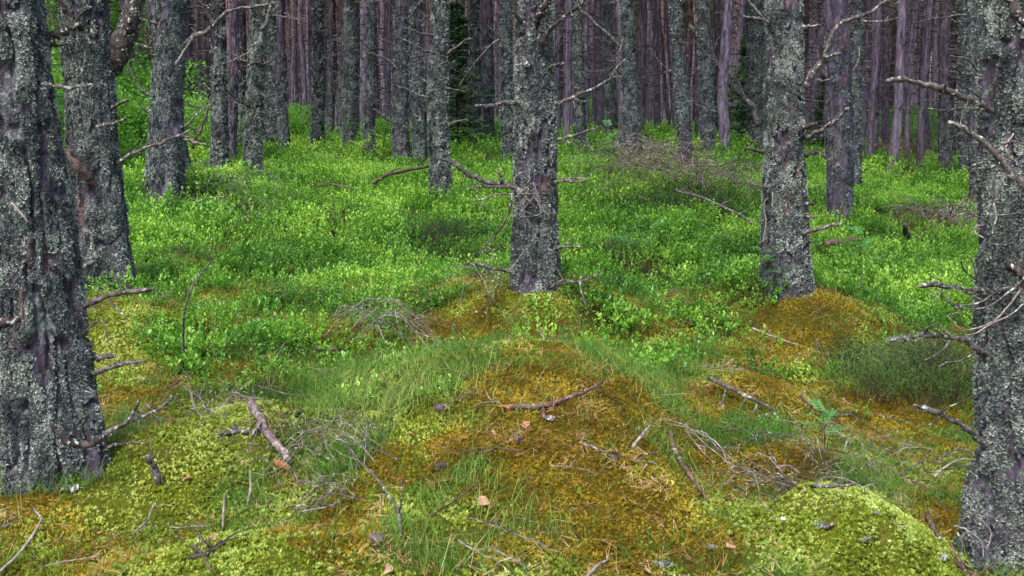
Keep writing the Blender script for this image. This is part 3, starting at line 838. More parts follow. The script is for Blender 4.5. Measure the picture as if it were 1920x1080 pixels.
grown(2, [(290, 92, 4), (262, 85, 3), (238, 80, 2)], -.05, -.2, seed=8, twigs=2)
grown(2, [(285, 180, 4), (262, 165, 3), (245, 130, 2), (232, 105, 1)], -.05, -.2, seed=9)
grown(2, [(350, 375, 3), (380, 372, 2), (430, 368, 1.5)], -.2, -.5, seed=10, twigs=4)
# big central pine (21)
grown(21, [(994, 384, 10), (978, 360, 9), (950, 347, 8), (915, 342, 7), (885, 331, 6), (855, 310, 5), (822, 294, 3)], -.17, -.35, subs=[
    [(955, 350, 4), (920, 351, 4), (900, 348, 3), (876, 354, 2)], [(962, 364, 3), (925, 366, 3), (905, 375, 2.5), (880, 378, 2)], [(961, 366, 3), (950, 410, 3), (920, 447, 2.5), (896, 478, 2)],
    [(940, 341, 5), (938, 326, 4), (929, 318, 3)], [(900, 353, 2), (890, 365, 2), (882, 372, 1)], [(915, 375, 1.5), (905, 385, 1.5), (898, 392, 1)]], seed=1, twigs=10)
grown(21, [(970, 193, 7), (940, 194, 5), (915, 199, 5), (893, 198, 4)], -.1, -.25, subs=[[(930, 196, 2), (925, 188, 2), (940, 184, 1.5)]], seed=2)
grown(21, [(1040, 196, 6), (1068, 183, 5), (1110, 168, 4.5), (1140, 150, 4), (1155, 132, 4), (1172, 112, 3)], -.05, -.25, subs=[[(1140, 150, 2), (1150, 144, 2), (1163, 144, 1.5)], [(1075, 183, 2), (1090, 190, 1.5), (1104, 188, 1)]], seed=3)
grown(21, [(1046, 262, 5), (1070, 256, 3.5), (1095, 248, 3), (1120, 240, 2.5)], -.05, -.2, subs=[[(1055, 262, 2), (1068, 268, 2), (1080, 271, 1)]], seed=4)
grown(21, [(1040, 343, 5), (1062, 338, 4), (1080, 341, 3), (1104, 339, 2)], -.1, -.2, subs=[[(1055, 335, 2.5), (1080, 333, 2), (1098, 336, 2)]], seed=5, twigs=2)
grown(21, [(1040, 464, 5), (1062, 462, 4), (1091, 464, 3)], -.1, -.2, subs=[[(1065, 460, 2), (1066, 450, 2), (1074, 447, 2)]], seed=6)
grown(21, [(1030, 540, 4), (1055, 526, 3), (1085, 529, 3), (1110, 520, 2.5), (1133, 505, 2)], -.15, -.4, subs=[[(1092, 510, 2), (1087, 530, 2), (1092, 555, 2), (1100, 575, 2)]], seed=7, twigs=3)
grown(21, [(965, 514, 5), (940, 505, 4), (915, 502, 4), (888, 494, 3)], -.1, -.3, subs=[[(920, 504, 3), (925, 520, 2), (922, 532, 2)]], seed=8, twigs=4)
grown(21, [(1015, 82, 8), (1035, 52, 6), (1062, 28, 5), (1090, 5, 4), (1110, -20, 3)], -.15, -.35, 'dark_wood', subs=[[(1050, 40, 3), (1066, 32, 2), (1080, 28, 1)]], seed=9)
grown(21, [(1005, 42, 9), (1018, 18, 8), (1032, -15, 6)], -.14, -.25, 'dark_wood', seed=10)
grown(21, [(985, 122, 8), (990, 124, 9), (992, 128, 9)], -.17, -.19, 'dark_wood', seed=11)
grown(21, [(1030, 128, 5), (1045, 124, 4), (1058, 118, 3)], -.1, -.2, 'dark_wood', seed=12)
for k in range(12):   # pale curly twigs hanging over the bark
    a = random.Random(k); u = a.uniform(975, 1015); v = a.uniform(325, 385)
    grown(21, [(u, v, 1.0), (u + a.uniform(-14, 14), v + a.uniform(-14, 10), .9), (u + a.uniform(-25, 25), v + a.uniform(-5, 35), .8), (u + a.uniform(-30, 25), v + a.uniform(10, 70), .7)], -.2, -.26, 'bleached_twig', seed=40 + k)
# flared pine above the brushwood (25) and others with a traced branch
grown(25, [(1165, 94, 5), (1140, 65, 4.5), (1110, 38, 4), (1085, 15, 3.5), (1060, -12, 3)], -.1, -.4, subs=[[(1160, 88, 3), (1166, 75, 2), (1160, 100, 2)]], seed=1)
grown(32, [(1420, 235, 9), (1412, 205, 8), (1388, 178, 7.5), (1368, 152, 8), (1345, 120, 7), (1318, 82, 6), (1292, 45, 5)], -.2, -.5, subs=[[(1360, 135, 2.5), (1385, 155, 2.5), (1398, 185, 2)], [(1340, 100, 2), (1345, 75, 3), (1370, 50, 2), (1395, 25, 1.5)]], seed=1, twigs=6)
grown(17, [(815, 100, 4), (790, 92, 3), (765, 80, 3), (742, 68, 2)], -.05, -.4, 'dead_wood', seed=1, twigs=3)
grown(17, [(812, 184, 4), (785, 178, 3), (765, 168, 2.5), (745, 163, 2)], -.05, -.3, 'dead_wood', seed=2, twigs=2)
grown(17, [(812, 66, 4), (790, 62, 3), (755, 50, 2)], -.05, -.3, 'dead_wood', seed=3)
grown(17, [(840, 235, 4), (855, 228, 3), (876, 224, 2.5)], -.05, -.2, 'dead_wood', seed=4)
grown(15, [(760, 145, 4), (735, 118, 3.5), (708, 104, 3), (695, 98, 2)], -.05, -.4, 'dead_wood', seed=5, twigs=2)
grown(15, [(752, 234, 3), (725, 222, 3), (700, 205, 2.5)], -.05, -.4, 'dead_wood', seed=6)
grown(15, [(765, 125, 3), (750, 102, 3), (738, 90, 2)], -.05, -.2, 'dead_wood', seed=7)
grown(17, [(838, 100, 4), (860, 85, 3), (872, 75, 2), (888, 72, 1.5)], -.05, -.2, 'dead_wood', seed=8)
grown(6, [(490, 58, 6), (502, 40, 6), (505, 20, 5), (515, -5, 4)], -.1, -.2, 'dead_wood', subs=[[(503, 35, 3), (512, 20, 2.5), (522, 10, 2)]], seed=1, twigs=2)
grown(6, [(488, 120, 4), (475, 118, 4), (465, 124, 3)], -.2, -.3, 'dark_wood', seed=2)
# big right-hand pine (33)
grown(33, [(1508, 165, 10), (1524, 138, 9), (1545, 108, 9), (1556, 75, 7), (1575, 45, 6), (1605, 33, 5), (1640, 18, 4), (1672, -5, 3)], -.05, -.3, subs=[
    [(1545, 108, 4), (1562, 103, 4), (1578, 99, 3)], [(1530, 150, 3), (1545, 151, 2.5), (1557, 149, 2)], [(1600, 35, 2), (1630, 40, 2), (1665, 38, 1.5), (1695, 28, 1)]], seed=1, twigs=2)
grown(33, [(1510, 260, 7), (1535, 246, 6), (1560, 232, 5), (1578, 215, 4), (1592, 202, 4)], -.05, -.25, subs=[[(1545, 240, 2), (1560, 225, 2), (1575, 210, 1)]], seed=2)
grown(33, [(1500, 243, 9), (1512, 236, 7), (1532, 231, 4)], -.1, -.2, 'dark_wood', seed=3)
grown(33, [(1498, 442, 8), (1515, 435, 6), (1540, 428, 5.5), (1577, 419, 4.5)], -.1, -.25, subs=[[(1515, 450, 2), (1530, 458, 1.5), (1545, 462, 1)]], seed=4)
grown(33, [(1440, 352, 4), (1425, 349, 3), (1408, 345, 2)], -.12, -.2, seed=5)
grown(33, [(1442, 44, 4), (1420, 22, 3), (1398, -5, 3)], -.08, -.2, 'bleached_twig', seed=6)
grown(33, [(1440, 40, 4), (1418, 34, 3), (1394, 30, 2)], -.08, -.2, seed=7)
grown(33, [(1508, 290, 7), (1530, 285, 4), (1556, 300, 3), (1582, 318, 2)], -.05, -.3, 'dark_wood', seed=8, twigs=3)
grown(33, [(1505, 382, 7), (1518, 381, 5), (1530, 382, 3)], -.08, -.1, 'dark_wood', seed=9)
grown(33, [(1508, 407, 4), (1520, 406, 4), (1533, 407, 3)], -.08, -.1, 'dead_wood', seed=10)
grown(33, [(1505, 50, 4), (1520, 50, 3), (1538, 46, 3)], -.08, -.15, 'bleached_twig', seed=11)
grown(33, [(1430, 455, 2), (1436, 420, 2), (1432, 385, 1.6), (1440, 370, 1)], -.19, -.2, 'bleached_twig', seed=12)
grown(33, [(1449, 360, 1.6), (1448, 380, 2), (1452, 400, 1.6)], -.2, -.2, 'bleached_twig', seed=13)
# nearest right pine (42)
grown(42, [(1862, 208, 9), (1830, 192, 7), (1790, 178, 8), (1750, 163, 7), (1715, 153, 6), (1685, 147, 7), (1662, 152, 3)], -.02, -.2, subs=[[(1775, 172, 4), (1772, 163, 3), (1776, 155, 2)]], seed=1)
grown(42, [(1945, 385, 9), (1905, 332, 8), (1870, 292, 7), (1832, 258, 6), (1800, 238, 5), (1778, 227, 5)], -.25, -.3, subs=[[(1868, 290, 5), (1884, 274, 5), (1888, 258, 4), (1880, 248, 3)], [(1850, 305, 3), (1838, 306, 3), (1822, 311, 2)], [(1884, 272, 2), (1900, 265, 1.5), (1920, 270, 1)]], seed=2, twigs=4)
grown(42, [(1850, 548, 8), (1825, 545, 5), (1795, 540, 5), (1765, 537, 5), (1740, 533, 7), (1722, 536, 4)], -.02, -.15, subs=[[(1755, 540, 2), (1748, 552, 2), (1742, 555, 1.5)]], seed=3, twigs=6)
grown(42, [(1838, 660, 10), (1820, 642, 8), (1800, 634, 7), (1770, 633, 6), (1730, 630, 6), (1700, 633, 5), (1665, 638, 4)], -.02, -.2, subs=[
    [(1780, 640, 2.5), (1768, 655, 2), (1750, 668, 2), (1732, 675, 1.5)], [(1830, 660, 2.5), (1805, 675, 2.5), (1775, 680, 2), (1760, 688, 1.5)], [(1730, 628, 2), (1740, 615, 3), (1748, 608, 2)], [(1770, 630, 2), (1755, 620, 1.5), (1740, 612, 1)]], seed=4, twigs=6)
grown(42, [(1850, 835, 9), (1825, 813, 8), (1800, 797, 7), (1775, 782, 6), (1745, 770, 7), (1712, 760, 4)], -.05, -.2, subs=[[(1765, 782, 2), (1745, 795, 1.5), (1720, 800, 1)]], seed=5, twigs=4)
grown(42, [(1888, -10, 12), (1905, 20, 12), (1925, 50, 10)], -.2, -.25, 'dark_wood', seed=6)
grown(42, [(1840, 140, 3), (1815, 112, 2.5), (1795, 108, 2), (1782, 104, 1.5)], -.05, -.3, 'dead_wood', seed=7)
grown(42, [(1842, 142, 2.5), (1820, 140, 2), (1800, 135, 2), (1788, 125, 1.5)], -.05, -.3, 'dead_wood', seed=8)
grown(42, [(1845, 205, 2.5), (1810, 203, 2), (1770, 207, 2), (1740, 203, 1.5)], -.05, -.3, 'dead_wood', seed=9)
grown(42, [(1840, 190, 2), (1828, 175, 2), (1805, 158, 1.5)], -.05, -.2, seed=10)
grown(42, [(1890, 498, 9), (1905, 505, 10), (1918, 520, 9), (1925, 545, 8)], -.21, -.2, 'dark_wood', seed=11)
curl = [[(1915, 530, 2.6), (1885, 552, 2.4), (1855, 574, 2.2), (1815, 580, 2), (1785, 572, 2), (1762, 545, 1.4)],
        [(1915, 540, 2.6), (1890, 575, 2.2), (1862, 602, 2), (1825, 617, 2), (1800, 616, 1.6), (1776, 592, 1.2)],
        [(1900, 535, 2), (1870, 545, 2), (1840, 566, 2), (1800, 573, 1.6), (1775, 563, 1.2)],
        [(1918, 570, 2), (1895, 590, 2), (1860, 607, 2), (1830, 625, 1.8), (1812, 628, 1.2)],
        [(1862, 330, 2.4), (1864, 380, 2.4), (1868, 410, 2.2), (1860, 440, 2)], [(1840, 402, 1.6), (1870, 403, 1.6), (1905, 400, 1.6), (1925, 390, 1.5)],
        [(1850, 455, 2), (1880, 460, 2), (1905, 452, 2), (1912, 430, 1.5)], [(1840, 520, 2.2), (1835, 500, 2), (1845, 480, 2), (1840, 470, 1.5)],
        [(1842, 530, 2), (1815, 515, 2), (1805, 500, 1.8), (1800, 488, 1.4)], [(1830, 530, 2), (1828, 505, 1.8), (1818, 480, 1.4)],
        [(1840, 410, 2.4), (1825, 402, 2), (1805, 400, 2), (1792, 408, 1.4)], [(1845, 422, 2.2), (1828, 425, 2), (1830, 438, 2), (1845, 446, 1.4)],
        [(1825, 850, 2), (1800, 842, 2), (1775, 850, 2), (1755, 872, 1.5)], [(1828, 862, 2), (1800, 862, 2), (1765, 880, 2), (1752, 895, 1.4)], [(1830, 870, 2), (1790, 876, 2), (1740, 886, 1.6), (1728, 860, 1.2)],
        [(1815, 960, 2), (1840, 975, 2), (1858, 1000, 2), (1850, 1030, 1.6)], [(1800, 975, 2), (1830, 962, 2), (1860, 968, 2), (1880, 990, 1.5)], [(1790, 985, 2.4), (1815, 995, 2.2), (1840, 1015, 2), (1845, 1045, 1.6)],
        [(1795, 1000, 2), (1805, 1020, 2), (1800, 1045, 1.8), (1810, 1068, 1.4)], [(1900, 250, 2), (1885, 280, 2), (1902, 300, 2), (1915, 290, 1.4)], [(1925, 500, 2), (1900, 480, 2), (1890, 455, 1.6)]]
for k, c in enumerate(curl): grown(42, c, -.2 if k < 12 else -.25, -.3, 'bleached_twig' if k % 2 else 'dead_wood', seed=60 + k)

# ------------------------------------------------------------------ the dense stand behind
r_ = random.Random(5)
cells = {}
def free(x, y, dmin):
    cx, cy = int(x // 3), int(y // 3)
    for a in (-1, 0, 1):
        for b in (-1, 0, 1):
            for q in cells.get((cx + a, cy + b), ()):
                if (q[0] - x) ** 2 + (q[1] - y) ** 2 < dmin * dmin: return False
    cells.setdefault((cx, cy), []).append((x, y)); return True
for q in TREES: free(q[0], q[1], 0)
cand = []
for k in range(20000):
    d = math.sqrt(r_.uniform(23 ** 2, 92 ** 2)); u = r_.uniform(-.56, .56)
    if d < 31 and abs(u) < .48 and r_.random() < .55: continue
    a = math.atan(u); x, y = d * math.sin(a), d * math.cos(a)
    # small glade with broadleaf bushes at the left
    if u < -.33 and d < 42 and r_.random() < .86: continue
    if free(x, y, 1.22): cand.append((y, x, r_.uniform(.062, .112)))
cand.sort()
NB = 4000; occ = np.zeros(NB)
def cov(u0, u1): return max(0, int((u0 + .56) / 1.12 * NB)), min(NB, int((u1 + .56) / 1.12 * NB) + 1)
for x, y, rr in sorted(TREES, key=lambda t: t[1]):
    if y < 9: continue
    a, b = cov((x - rr) / y, (x + rr) / y); occ[a:b] = 1
chosen = []; rest = []
for y, x, rr in cand:
    a, b = cov((x - rr * .8) / y, (x + rr * .8) / y)
    if b <= a: continue
    v = 1 - occ[a:b].mean()
    if v > .15:
        if len(chosen) < 250 and y < 74: chosen.append((x, y, rr))
        else: rest.append((x, y, rr))
        occ[a:b] = 1
PROT = []
for k in range(8):
    st = Stem(.12, .108, 4.0, (0, 0), .18, 15.5, 60 + k, .10, .35); st.bark = .009
    zs = np.concatenate([np.arange(-.3, 7.0, .09), np.linspace(7.0, 15.5, 30)])
    me = trunk_mesh(st, zs, 18, 'bark_far')
    PROT.append((st, me))
    # every stub and dead twig of a far stem in one mesh, used where they are a pixel or two
    mb = MB(); random.seed(700 + k)
    for j in range(84):
        z = random.uniform(1.2, 9); th = random.uniform(0, 6.283); ax, ay = st.axis(z); L = random.choice((.15, .25, .4, .7, .9)); r0 = float(st.radius(z)) * .8
        p = Vector((float(ax) + r0 * math.cos(th), float(ay) + r0 * math.sin(th), z)); d = Vector((math.cos(th), math.sin(th), random.uniform(-.4, .4))); pts = [p.copy()]
        for q in range(3):
            d = (d + Vector((random.uniform(-.3, .3), random.uniform(-.3, .3), random.uniform(-.2, .25)))).normalized(); p = p + d * L / 3; pts.append(p.copy())
        mb.tube(pts, [.017, .013, .010, .005], 3)
    PROT[k] = (st, me, mb.mesh('dead_branches', 'dark_wood'))
bg_group = 'slim pines of the dense stand behind'
MARKS = [(1, 'the forked pine'), (2, 'the hump pine'), (4, 'the plain purple-grey pine'), (6, 'the dark shaggy pine'), (10, 'the grey-green pine'), (12, 'the stout greenish pine'), (15, 'the long-branched pine'), (17, 'the solitary mid-slope pine'),
         (18, 'the pine by the dark spruce'), (21, 'the large central pine'), (24, 'the pine draped in dark lichen'), (25, 'the flared pine'), (29, 'the brushwood pine'), (33, 'the big right-hand pine'), (34, 'the smooth purple-grey pine'), (39, 'the moss-footed pine'), (42, 'the nearest right pine')]
marks = sorted([(TREES[k][0] / TREES[k][1], nm) for k, nm in MARKS])
ORD = 'first second third fourth fifth sixth seventh eighth ninth tenth eleventh twelfth thirteenth fourteenth fifteenth sixteenth seventeenth eighteenth nineteenth twentieth'.split()
gaps = {}
for i, (x, y, rr) in enumerate(chosen):
    u = x / y; k = sum(1 for m in marks if m[0] < u); gaps.setdefault(k, []).append((u, i))
BG_LABEL = {}
for k, L_ in gaps.items():
    L_.sort()
    for q, (u, i) in enumerate(L_):
        o_ = ORD[q] if q < 20 else ('twenty-', 'thirty-', 'forty-', 'fifty-', 'sixty-')[min(q // 20 - 1 + (q % 20 >= 10), 4)] + ORD[q % 10] if q < 20 else ('', '', 'twenty-', 'thirty-', 'forty-', 'fifty-', 'sixty-', 'seventy-')[(q + 1) // 10] + (ORD[(q + 1) % 10 - 1] if (q + 1) % 10 else 'last')
        if k == 0: w_ = f'left of {marks[0][1]}'
        elif k == len(marks): w_ = f'right of {marks[-1][1]}'
        else: w_ = f'between {marks[k - 1][1][4:]} and {marks[k][1][4:]}'
        BG_LABEL[i] = f'{o_} background pine from the left {w_}'
for i, (x, y, rr) in enumerate(chosen):
    st, me, dm = PROT[i % 8]; s = rr / .115
    z = float(ground(x, y))
    tr = root('pine_tree', (x, y, z), BG_LABEL[i], 'pine tree', bg_group)
    tr.rotation_euler = (r_.uniform(-.015, .015), r_.uniform(-.022, .022), r_.uniform(0, 6.28))
    put('trunk', me, tr, scl=(s, s, 1))
    if y < 36: 
        rr_ = random.Random(i)
        for q in range(8):
            zz = rr_.uniform(1.2, 5.2); th = rr_.uniform(0, 6.283); ax, ay = st.axis(zz); r0 = float(st.radius(zz)) - .012
            put('branch', rr_.choice(rr_.choice((BR_SHORT, BR_LONG, BR_SHORT))), tr, ((float(ax) + r0 * math.cos(th)) * s, (float(ay) + r0 * math.sin(th)) * s, zz), (rr_.uniform(-.8, .8), rr_.uniform(-.4, .3), th), rr_.uniform(.7, 1.1))
    db = put('dead_branches', dm, tr, rot=(0, 0, 0), scl=(1, 1, 1)); db['kind'] = 'stuff'
    put('crown', CROWNS[i % 5], tr, rot=(0, 0, i * 2.1), scl=(1, 1, r_.uniform(.92, 1.08)))

# far wood beyond: reads as one mass
trees_far = rest[:]
for k in range(2800):
    d = r_.uniform(84, 175); u = r_.uniform(-.62, .62); trees_far.append((d * math.sin(math.atan(u)), d * math.cos(math.atan(u)), r_.uniform(.12, .19)))
P_, R_, S_, K_ = [], [], [], []
far_protos = []
for k in range(3):
    o = bpy.data.objects.new('far_stem', PROT[k][1]); far_protos.append(o)
for k in range(3):
    far_protos.append(bpy.data.objects.new('far_crown', CROWNS[k]))
far_protos.append(bpy.data.objects.new('far_twigs', PROT[0][2]))
for i, (x, y, rr) in enumerate(trees_far):
    z = float(ground(x, y)); a = r_.uniform(0, 6.28); s = r_.uniform(.9, 1.2)
    for kk in (r_.randint(0, 2), 3 + i % 3, 6):
        P_.append((x, y, z)); R_.append((0, 0, a)); S_.append(s); K_.append(kk)
tag(scatter('distant_forest', P_, R_, S_, K_, far_protos), 'far depth of the pine wood closing the view behind the stand', 'forest')

# understorey mass closing the far gaps near the ground
def leaf_cloud(mb, n, rx, ry, rz, size, seed, z0=0.0, low=.0):
    r = random.Random(seed)
    cl = [(Vector((r.gauss(0, .45) * rx, r.gauss(0, .45) * ry, z0 + r.uniform(.12, 1) * rz)), r.uniform(.18, .42)) for _ in range(max(6, n // 60))]
    for k in range(n):
        c, q = r.choice(cl); p = c + Vector((r.gauss(0, 1) * rx, r.gauss(0, 1) * ry, r.gauss(0, .7) * rz * .6)) * q * .6
        if p.z < low: p.z = low + r.random() * .2
        a = Vector((r.gauss(0, 1), r.gauss(0, 1), r.gauss(.2, .6))).normalized(); b = a.orthogonal().normalized()
        b = (b * math.cos(k) + a.cross(b) * math.sin(k)) * size * .38; L = size * r.uniform(.7, 1.3)
        mb.add([p, p + a * L * .5 + b, p + a * L, p + a * L * .5 - b], [(0, 1, 2, 3)])

BUSH = []
for k in range(4):
    mb = MB(); leaf_cloud(mb, 4600, 1.0, .8, 1.4, .062, 810 + k, 0, .02); BUSH.append(mb.mesh('foliage', 'broad_leaf'))
    mb = MB(); random.seed(820 + k)
    for j in range(9):
        a = random.uniform(0, 6.283); l = random.uniform(.4, .9)
        mb.tube([(0, 0, -.1), (math.cos(a) * l * .3, math.sin(a) * l * .3, .5), (math.cos(a) * l, math.sin(a) * l * .8, random.uniform(.8, 1.3))], [.02, .014, .006], 4)
    BUSH[-1] = (BUSH[-1], mb.mesh('stem', 'dark_wood'))
bushes = [(128, 330, 17.5, 1.0, 'broad green bush between the two nearest left trunks'), (205, 300, 19, 1.0, 'green bush right behind the forked pine'), (250, 290, 20, .9, 'low green bush between the forked pine and the hump pine'),
          (240, 262, 25, 1.5, 'tall leafy bush farther back behind the forked pine'), (275, 262, 27, 1.2, 'leafy bush behind the left side of the hump pine'), (375, 285, 22, .85, 'small leafy bush left of the plain purple-grey pine'),
          (120, 262, 26, 1.5, 'tall bush filling the gap at the far left'), (445, 272, 26, .8, 'light green bush between two pines left of the dark shaggy one'), (560, 258, 30, .7, 'low bluish-green bush in the gap right of the slim bare pine'),
          (712, 268, 24, .55, 'small bright sapling bush by the slim dark pine'), (1645, 262, 42, .8, 'far bright leafy bush behind the straight purple pine'), (1100, 240, 44, .9, 'far green bush in the gap right of the central trunk'),
          (1700, 262, 34, 1.0, 'bright green shrub above the reddish dead brush'), (165, 258, 30, 1.4, 'bush seen in the slit left of the forked pine')]
for k, (u, v, d, s, lab) in enumerate(bushes):
    x = (u - 960) / F * d; z = float(ground(x, d))
    b = root('leafy_bush', (x, d, z), lab, 'bush', 'broadleaf bushes among the pines'); b.rotation_euler = (0, 0, k * 1.1)
    put('foliage', BUSH[k % 4][0], b, scl=s); put('stem', BUSH[k % 4][1], b, scl=s)
BT = []
for (u, d, H, lab) in [(262, 30, 6.5, 'broadleaf tree rising behind the gap between the forked and hump pines'), (100, 28, 7.0, 'broadleaf tree at the far left behind the nearest trunk'), (215, 36, 7.5, 'broadleaf tree deepest in the left glade')]:
    x = (u - 960) / F * d; z = float(ground(x, d)); t = root('broadleaf_tree', (x, d, z), lab, 'tree', 'broadleaf trees in the left glade')
    mb = MB(); mb.tube([(0, 0, -.2), (.05, 0, 1.5), (-.05, .05, 3.2), (.1, 0, H * .8)], [.07, .06, .045, .02], 7)
    for j in range(10):
        a = j * 2.4; zz = 1.2 + j * .45; mb.tube([(0, 0, zz), (math.cos(a) * .6, math.sin(a) * .6, zz + .35), (math.cos(a) * 1.1, math.sin(a) * 1.1, zz + .6)], [.025, .016, .007], 4)
    mb.obj('trunk', 'bark_far', t)
    mb = MB(); leaf_cloud(mb, 8200, 1.5, 1.3, H, .09, int(u), .2, .6); mb.obj('crown', 'broad_leaf', t)

# young spruces: dark tiered cones
def spruce(u, d, H, lab, seed):
    x = (u - 960) / F * d; z = float(ground(x, d)); t = root('young_spruce', (x, d, z), lab, 'spruce tree', 'dark young spruces'); r = random.Random(seed)
    mb = MB(); mb.tube([(0, 0, -.2), (0, 0, H * .5), (0, 0, H)], [.05, .035, .01], 6); mb.obj('trunk', 'dark_wood', t)
    mb = MB()
    tiers = int(H / .13)
    for q in range(tiers):
        for j in range(9):
            zz = .12 + q * .13 + r.uniform(-.07, .07); L = (1 - zz / H) * H * .30 + .12
            a = r.uniform(0, 6.283); l = L * r.uniform(.6, 1.2)
            for m in range(14):
                s = (m + .5) / 14; c = Vector((math.cos(a) * l * s, math.sin(a) * l * s, zz - .10 * s * l + .12 * s * s * l))
                dr = Vector((math.cos(a) + r.gauss(0, .7), math.sin(a) + r.gauss(0, .7), r.gauss(-.1, .3))).normalized(); b = dr.orthogonal().normalized() * .03; ll = r.uniform(.10, .2)
                mb.add([c, c + dr * ll * .5 + b, c + dr * ll, c + dr * ll * .5 - b], [(0, 1, 2, 3)])
    mb.obj('crown', 'pine_needles', t)
spruce(858, 27, 3.4, 'dark young spruce in the gap right of the solitary mid-slope pine', 1)
spruce(1398, 26, 2.6, 'dark young spruce beside the shaggy pine behind the big right-hand trunk', 2)
spruce(1545, 30, 2.2, 'small dark spruce in the gap between the big right-hand and smooth pines', 3)
spruce(1340, 34, 2.0, 'small spruce far behind the brushwood heap', 4)

# ------------------------------------------------------------------ plant cover
def bilberry_plant(seed, stems=8, H=.092, spread=.09, leaf=.026):
    random.seed(seed); mb = MB()
    for s in range(stems):
        a = random.uniform(0, 6.283); ro = spread * math.sqrt(random.random()); p = Vector((math.cos(a) * ro * .7, math.sin(a) * ro * .7, -.02)); h = H * random.uniform(.55, 1.3)
        tip = Vector((math.cos(a) * ro * 1.3, math.sin(a) * ro * 1.3, h)); mid = p.lerp(tip, .5) + Vector((random.uniform(-.012, .012), random.uniform(-.012, .012), .01))
        w = Vector((-math.sin(a), math.cos(a), 0)) * .0012
        mb.add([p - w, p + w, mid + w, mid - w, tip], [(0, 1, 2, 3), (3, 2, 4)], 1)
        nl = random.randint(7, 10)
        for j in range(nl):
            t = .35 + .65 * (j + 1) / nl; c = (p.lerp(mid, t * 2) if t < .5 else mid.lerp(tip, t * 2 - 1)) + Vector((random.uniform(-.004, .004), random.uniform(-.004, .004), 0))
            b = j * 2.4 + random.uniform(-.5, .5); top = j >= nl - 5
            el = random.uniform(.55, 1.2) if top else random.uniform(.0, .7)
            d = Vector((math.cos(b) * math.cos(el), math.sin(b) * math.cos(el), math.sin(el))); L = leaf * random.uniform(.7, 1.2) * (1 if top else .85)
            sd_ = Vector((-math.sin(b), math.cos(b), 0)) * L * .24; up = Vector((0, 0, L * .08))
            mb.add([c, c + d * L * .3 + sd_ * .8 + up, c + d * L * .7 + sd_ + up, c + d * L, c + d * L * .7 - sd_ + up, c + d * L * .3 - sd_ * .8 + up], [(0, 1, 2, 3), (0, 3, 4, 5)], 0)
    return mb
BP = [proto('bilberry_sprig', bilberry_plant(900 + k), ['bilberry', 'stem_green']) for k in range(6)]
BPF = [proto('bilberry_clump', bilberry_plant(920 + k, 24, .125, .18, .030), ['bilberry_far', 'stem_green']) for k in range(4)]
BPX = [proto('bilberry_patch', bilberry_plant(940 + k, 34, .20, .42, .055), ['bilberry_far', 'stem_green']) for k in range(3)]

def cover(name, label, protos, rmin, rmax, dens, size, wfun, tiltj=.25, lift=0.0, umax=.78, jit=(.7, 1.3), follow=.5, vary=0.0):
    n = int((rmax ** 2 - rmin ** 2) * math.atan(umax) * dens)
    d = np.sqrt(rng.uniform(rmin ** 2, rmax ** 2, n)); a = rng.uniform(-math.atan(umax), math.atan(umax), n)
    x, y = d * np.sin(a), d * np.cos(a); z = ground(x, y)
    w = wfun(x, y, z, d)
    keep = rng.random(n) < w
    x, y, z = x[keep], y[keep], z[keep]; n = len(x)
    e = .05; gx = (ground(x + e, y) - ground(x - e, y)) / (2 * e); gy = (ground(x, y + e) - ground(x, y - e)) / (2 * e)
    rot = np.stack([np.arctan(gy) * follow + rng.normal(0, tiltj, n), -np.arctan(gx) * follow + rng.normal(0, tiltj, n), rng.uniform(0, 6.283, n)], 1)
    scl = size * rng.uniform(jit[0], jit[1], n) * (1 + vary * fbm(x * 3.2, y * 3.2, 0, 400, 2))
    o = scatter(name, np.stack([x, y, z + lift], 1), rot, scl, rng.integers(0, len(protos), n), protos)
    return tag(o, label)
def wb(x, y, z, d):
    b = zones(x, y, z)[0]
    for (tx_, ty_, tr_) in TREES:
        b = b * (np.hypot(x - tx_, y - ty_) > tr_ * 1.15)
    return b
def hvar(x, y): return 1
cover('bilberry_cover', 'bright green bilberry plants carpeting the slope', BP, 3.0, 9, 190, 1.0, wb, jit=(.6, 1.1), vary=.45)
cover('bilberry_cover', 'bright green bilberry plants of the middle slope', BPF, 9, 20, 52, 1.0, wb, jit=(.6, 1.25), vary=.6)
cover('bilberry_cover', 'bilberry carpet running back under the far pines', BPX, 20, 75, 4.5, 1.0, lambda x, y, z, d: wb(x, y, z, d) * (1 - .75 * sstep(26, 60, d)) + .05, jit=(.6, 1.3))

def moss_star(seed, n=9, w=.22, el=(.2, 1.2)):
    random.seed(seed); mb = MB()
    for k in range(n):
        a = 6.283 * k / n + random.uniform(-.3, .3); e = random.uniform(*el); L = random.uniform(.6, 1.0)
        d = Vector((math.cos(a) * math.cos(e), math.sin(a) * math.cos(e), math.sin(e))); s = Vector((-math.sin(a), math.cos(a), 0)) * w * L
        mb.add([(0, 0, -.2), d * L * .55 + s, d * L, d * L * .55 - s], [(0, 1, 2), (0, 2, 3)])
    return mb
def moss_feather(seed):
    random.seed(seed); mb = MB()
    for f in range(3):
        a = random.uniform(0, 6.283); e = random.uniform(.1, .9); D = Vector((math.cos(a) * math.cos(e), math.sin(a) * math.cos(e), math.sin(e))); s = D.orthogonal().normalized()
        for j in range(5):
            c = D * (j / 5) * 1.4
            for sg in (-1, 1):
                t = (D * .6 + s * sg).normalized() * (.55 - .07 * j); q = D.cross(s) * .09
                mb.add([c - q, c + q, c + t], [(0, 1, 2)])
    return mb
MS_Y = [proto('moss_star', moss_star(k, 13, .17, (.25, 1.45)), 'moss_yellow') for k in range(3)]
MS_G = [proto('moss_star', moss_star(10 + k, 11, .15, (.3, 1.4)), 'moss_green') for k in range(2)]
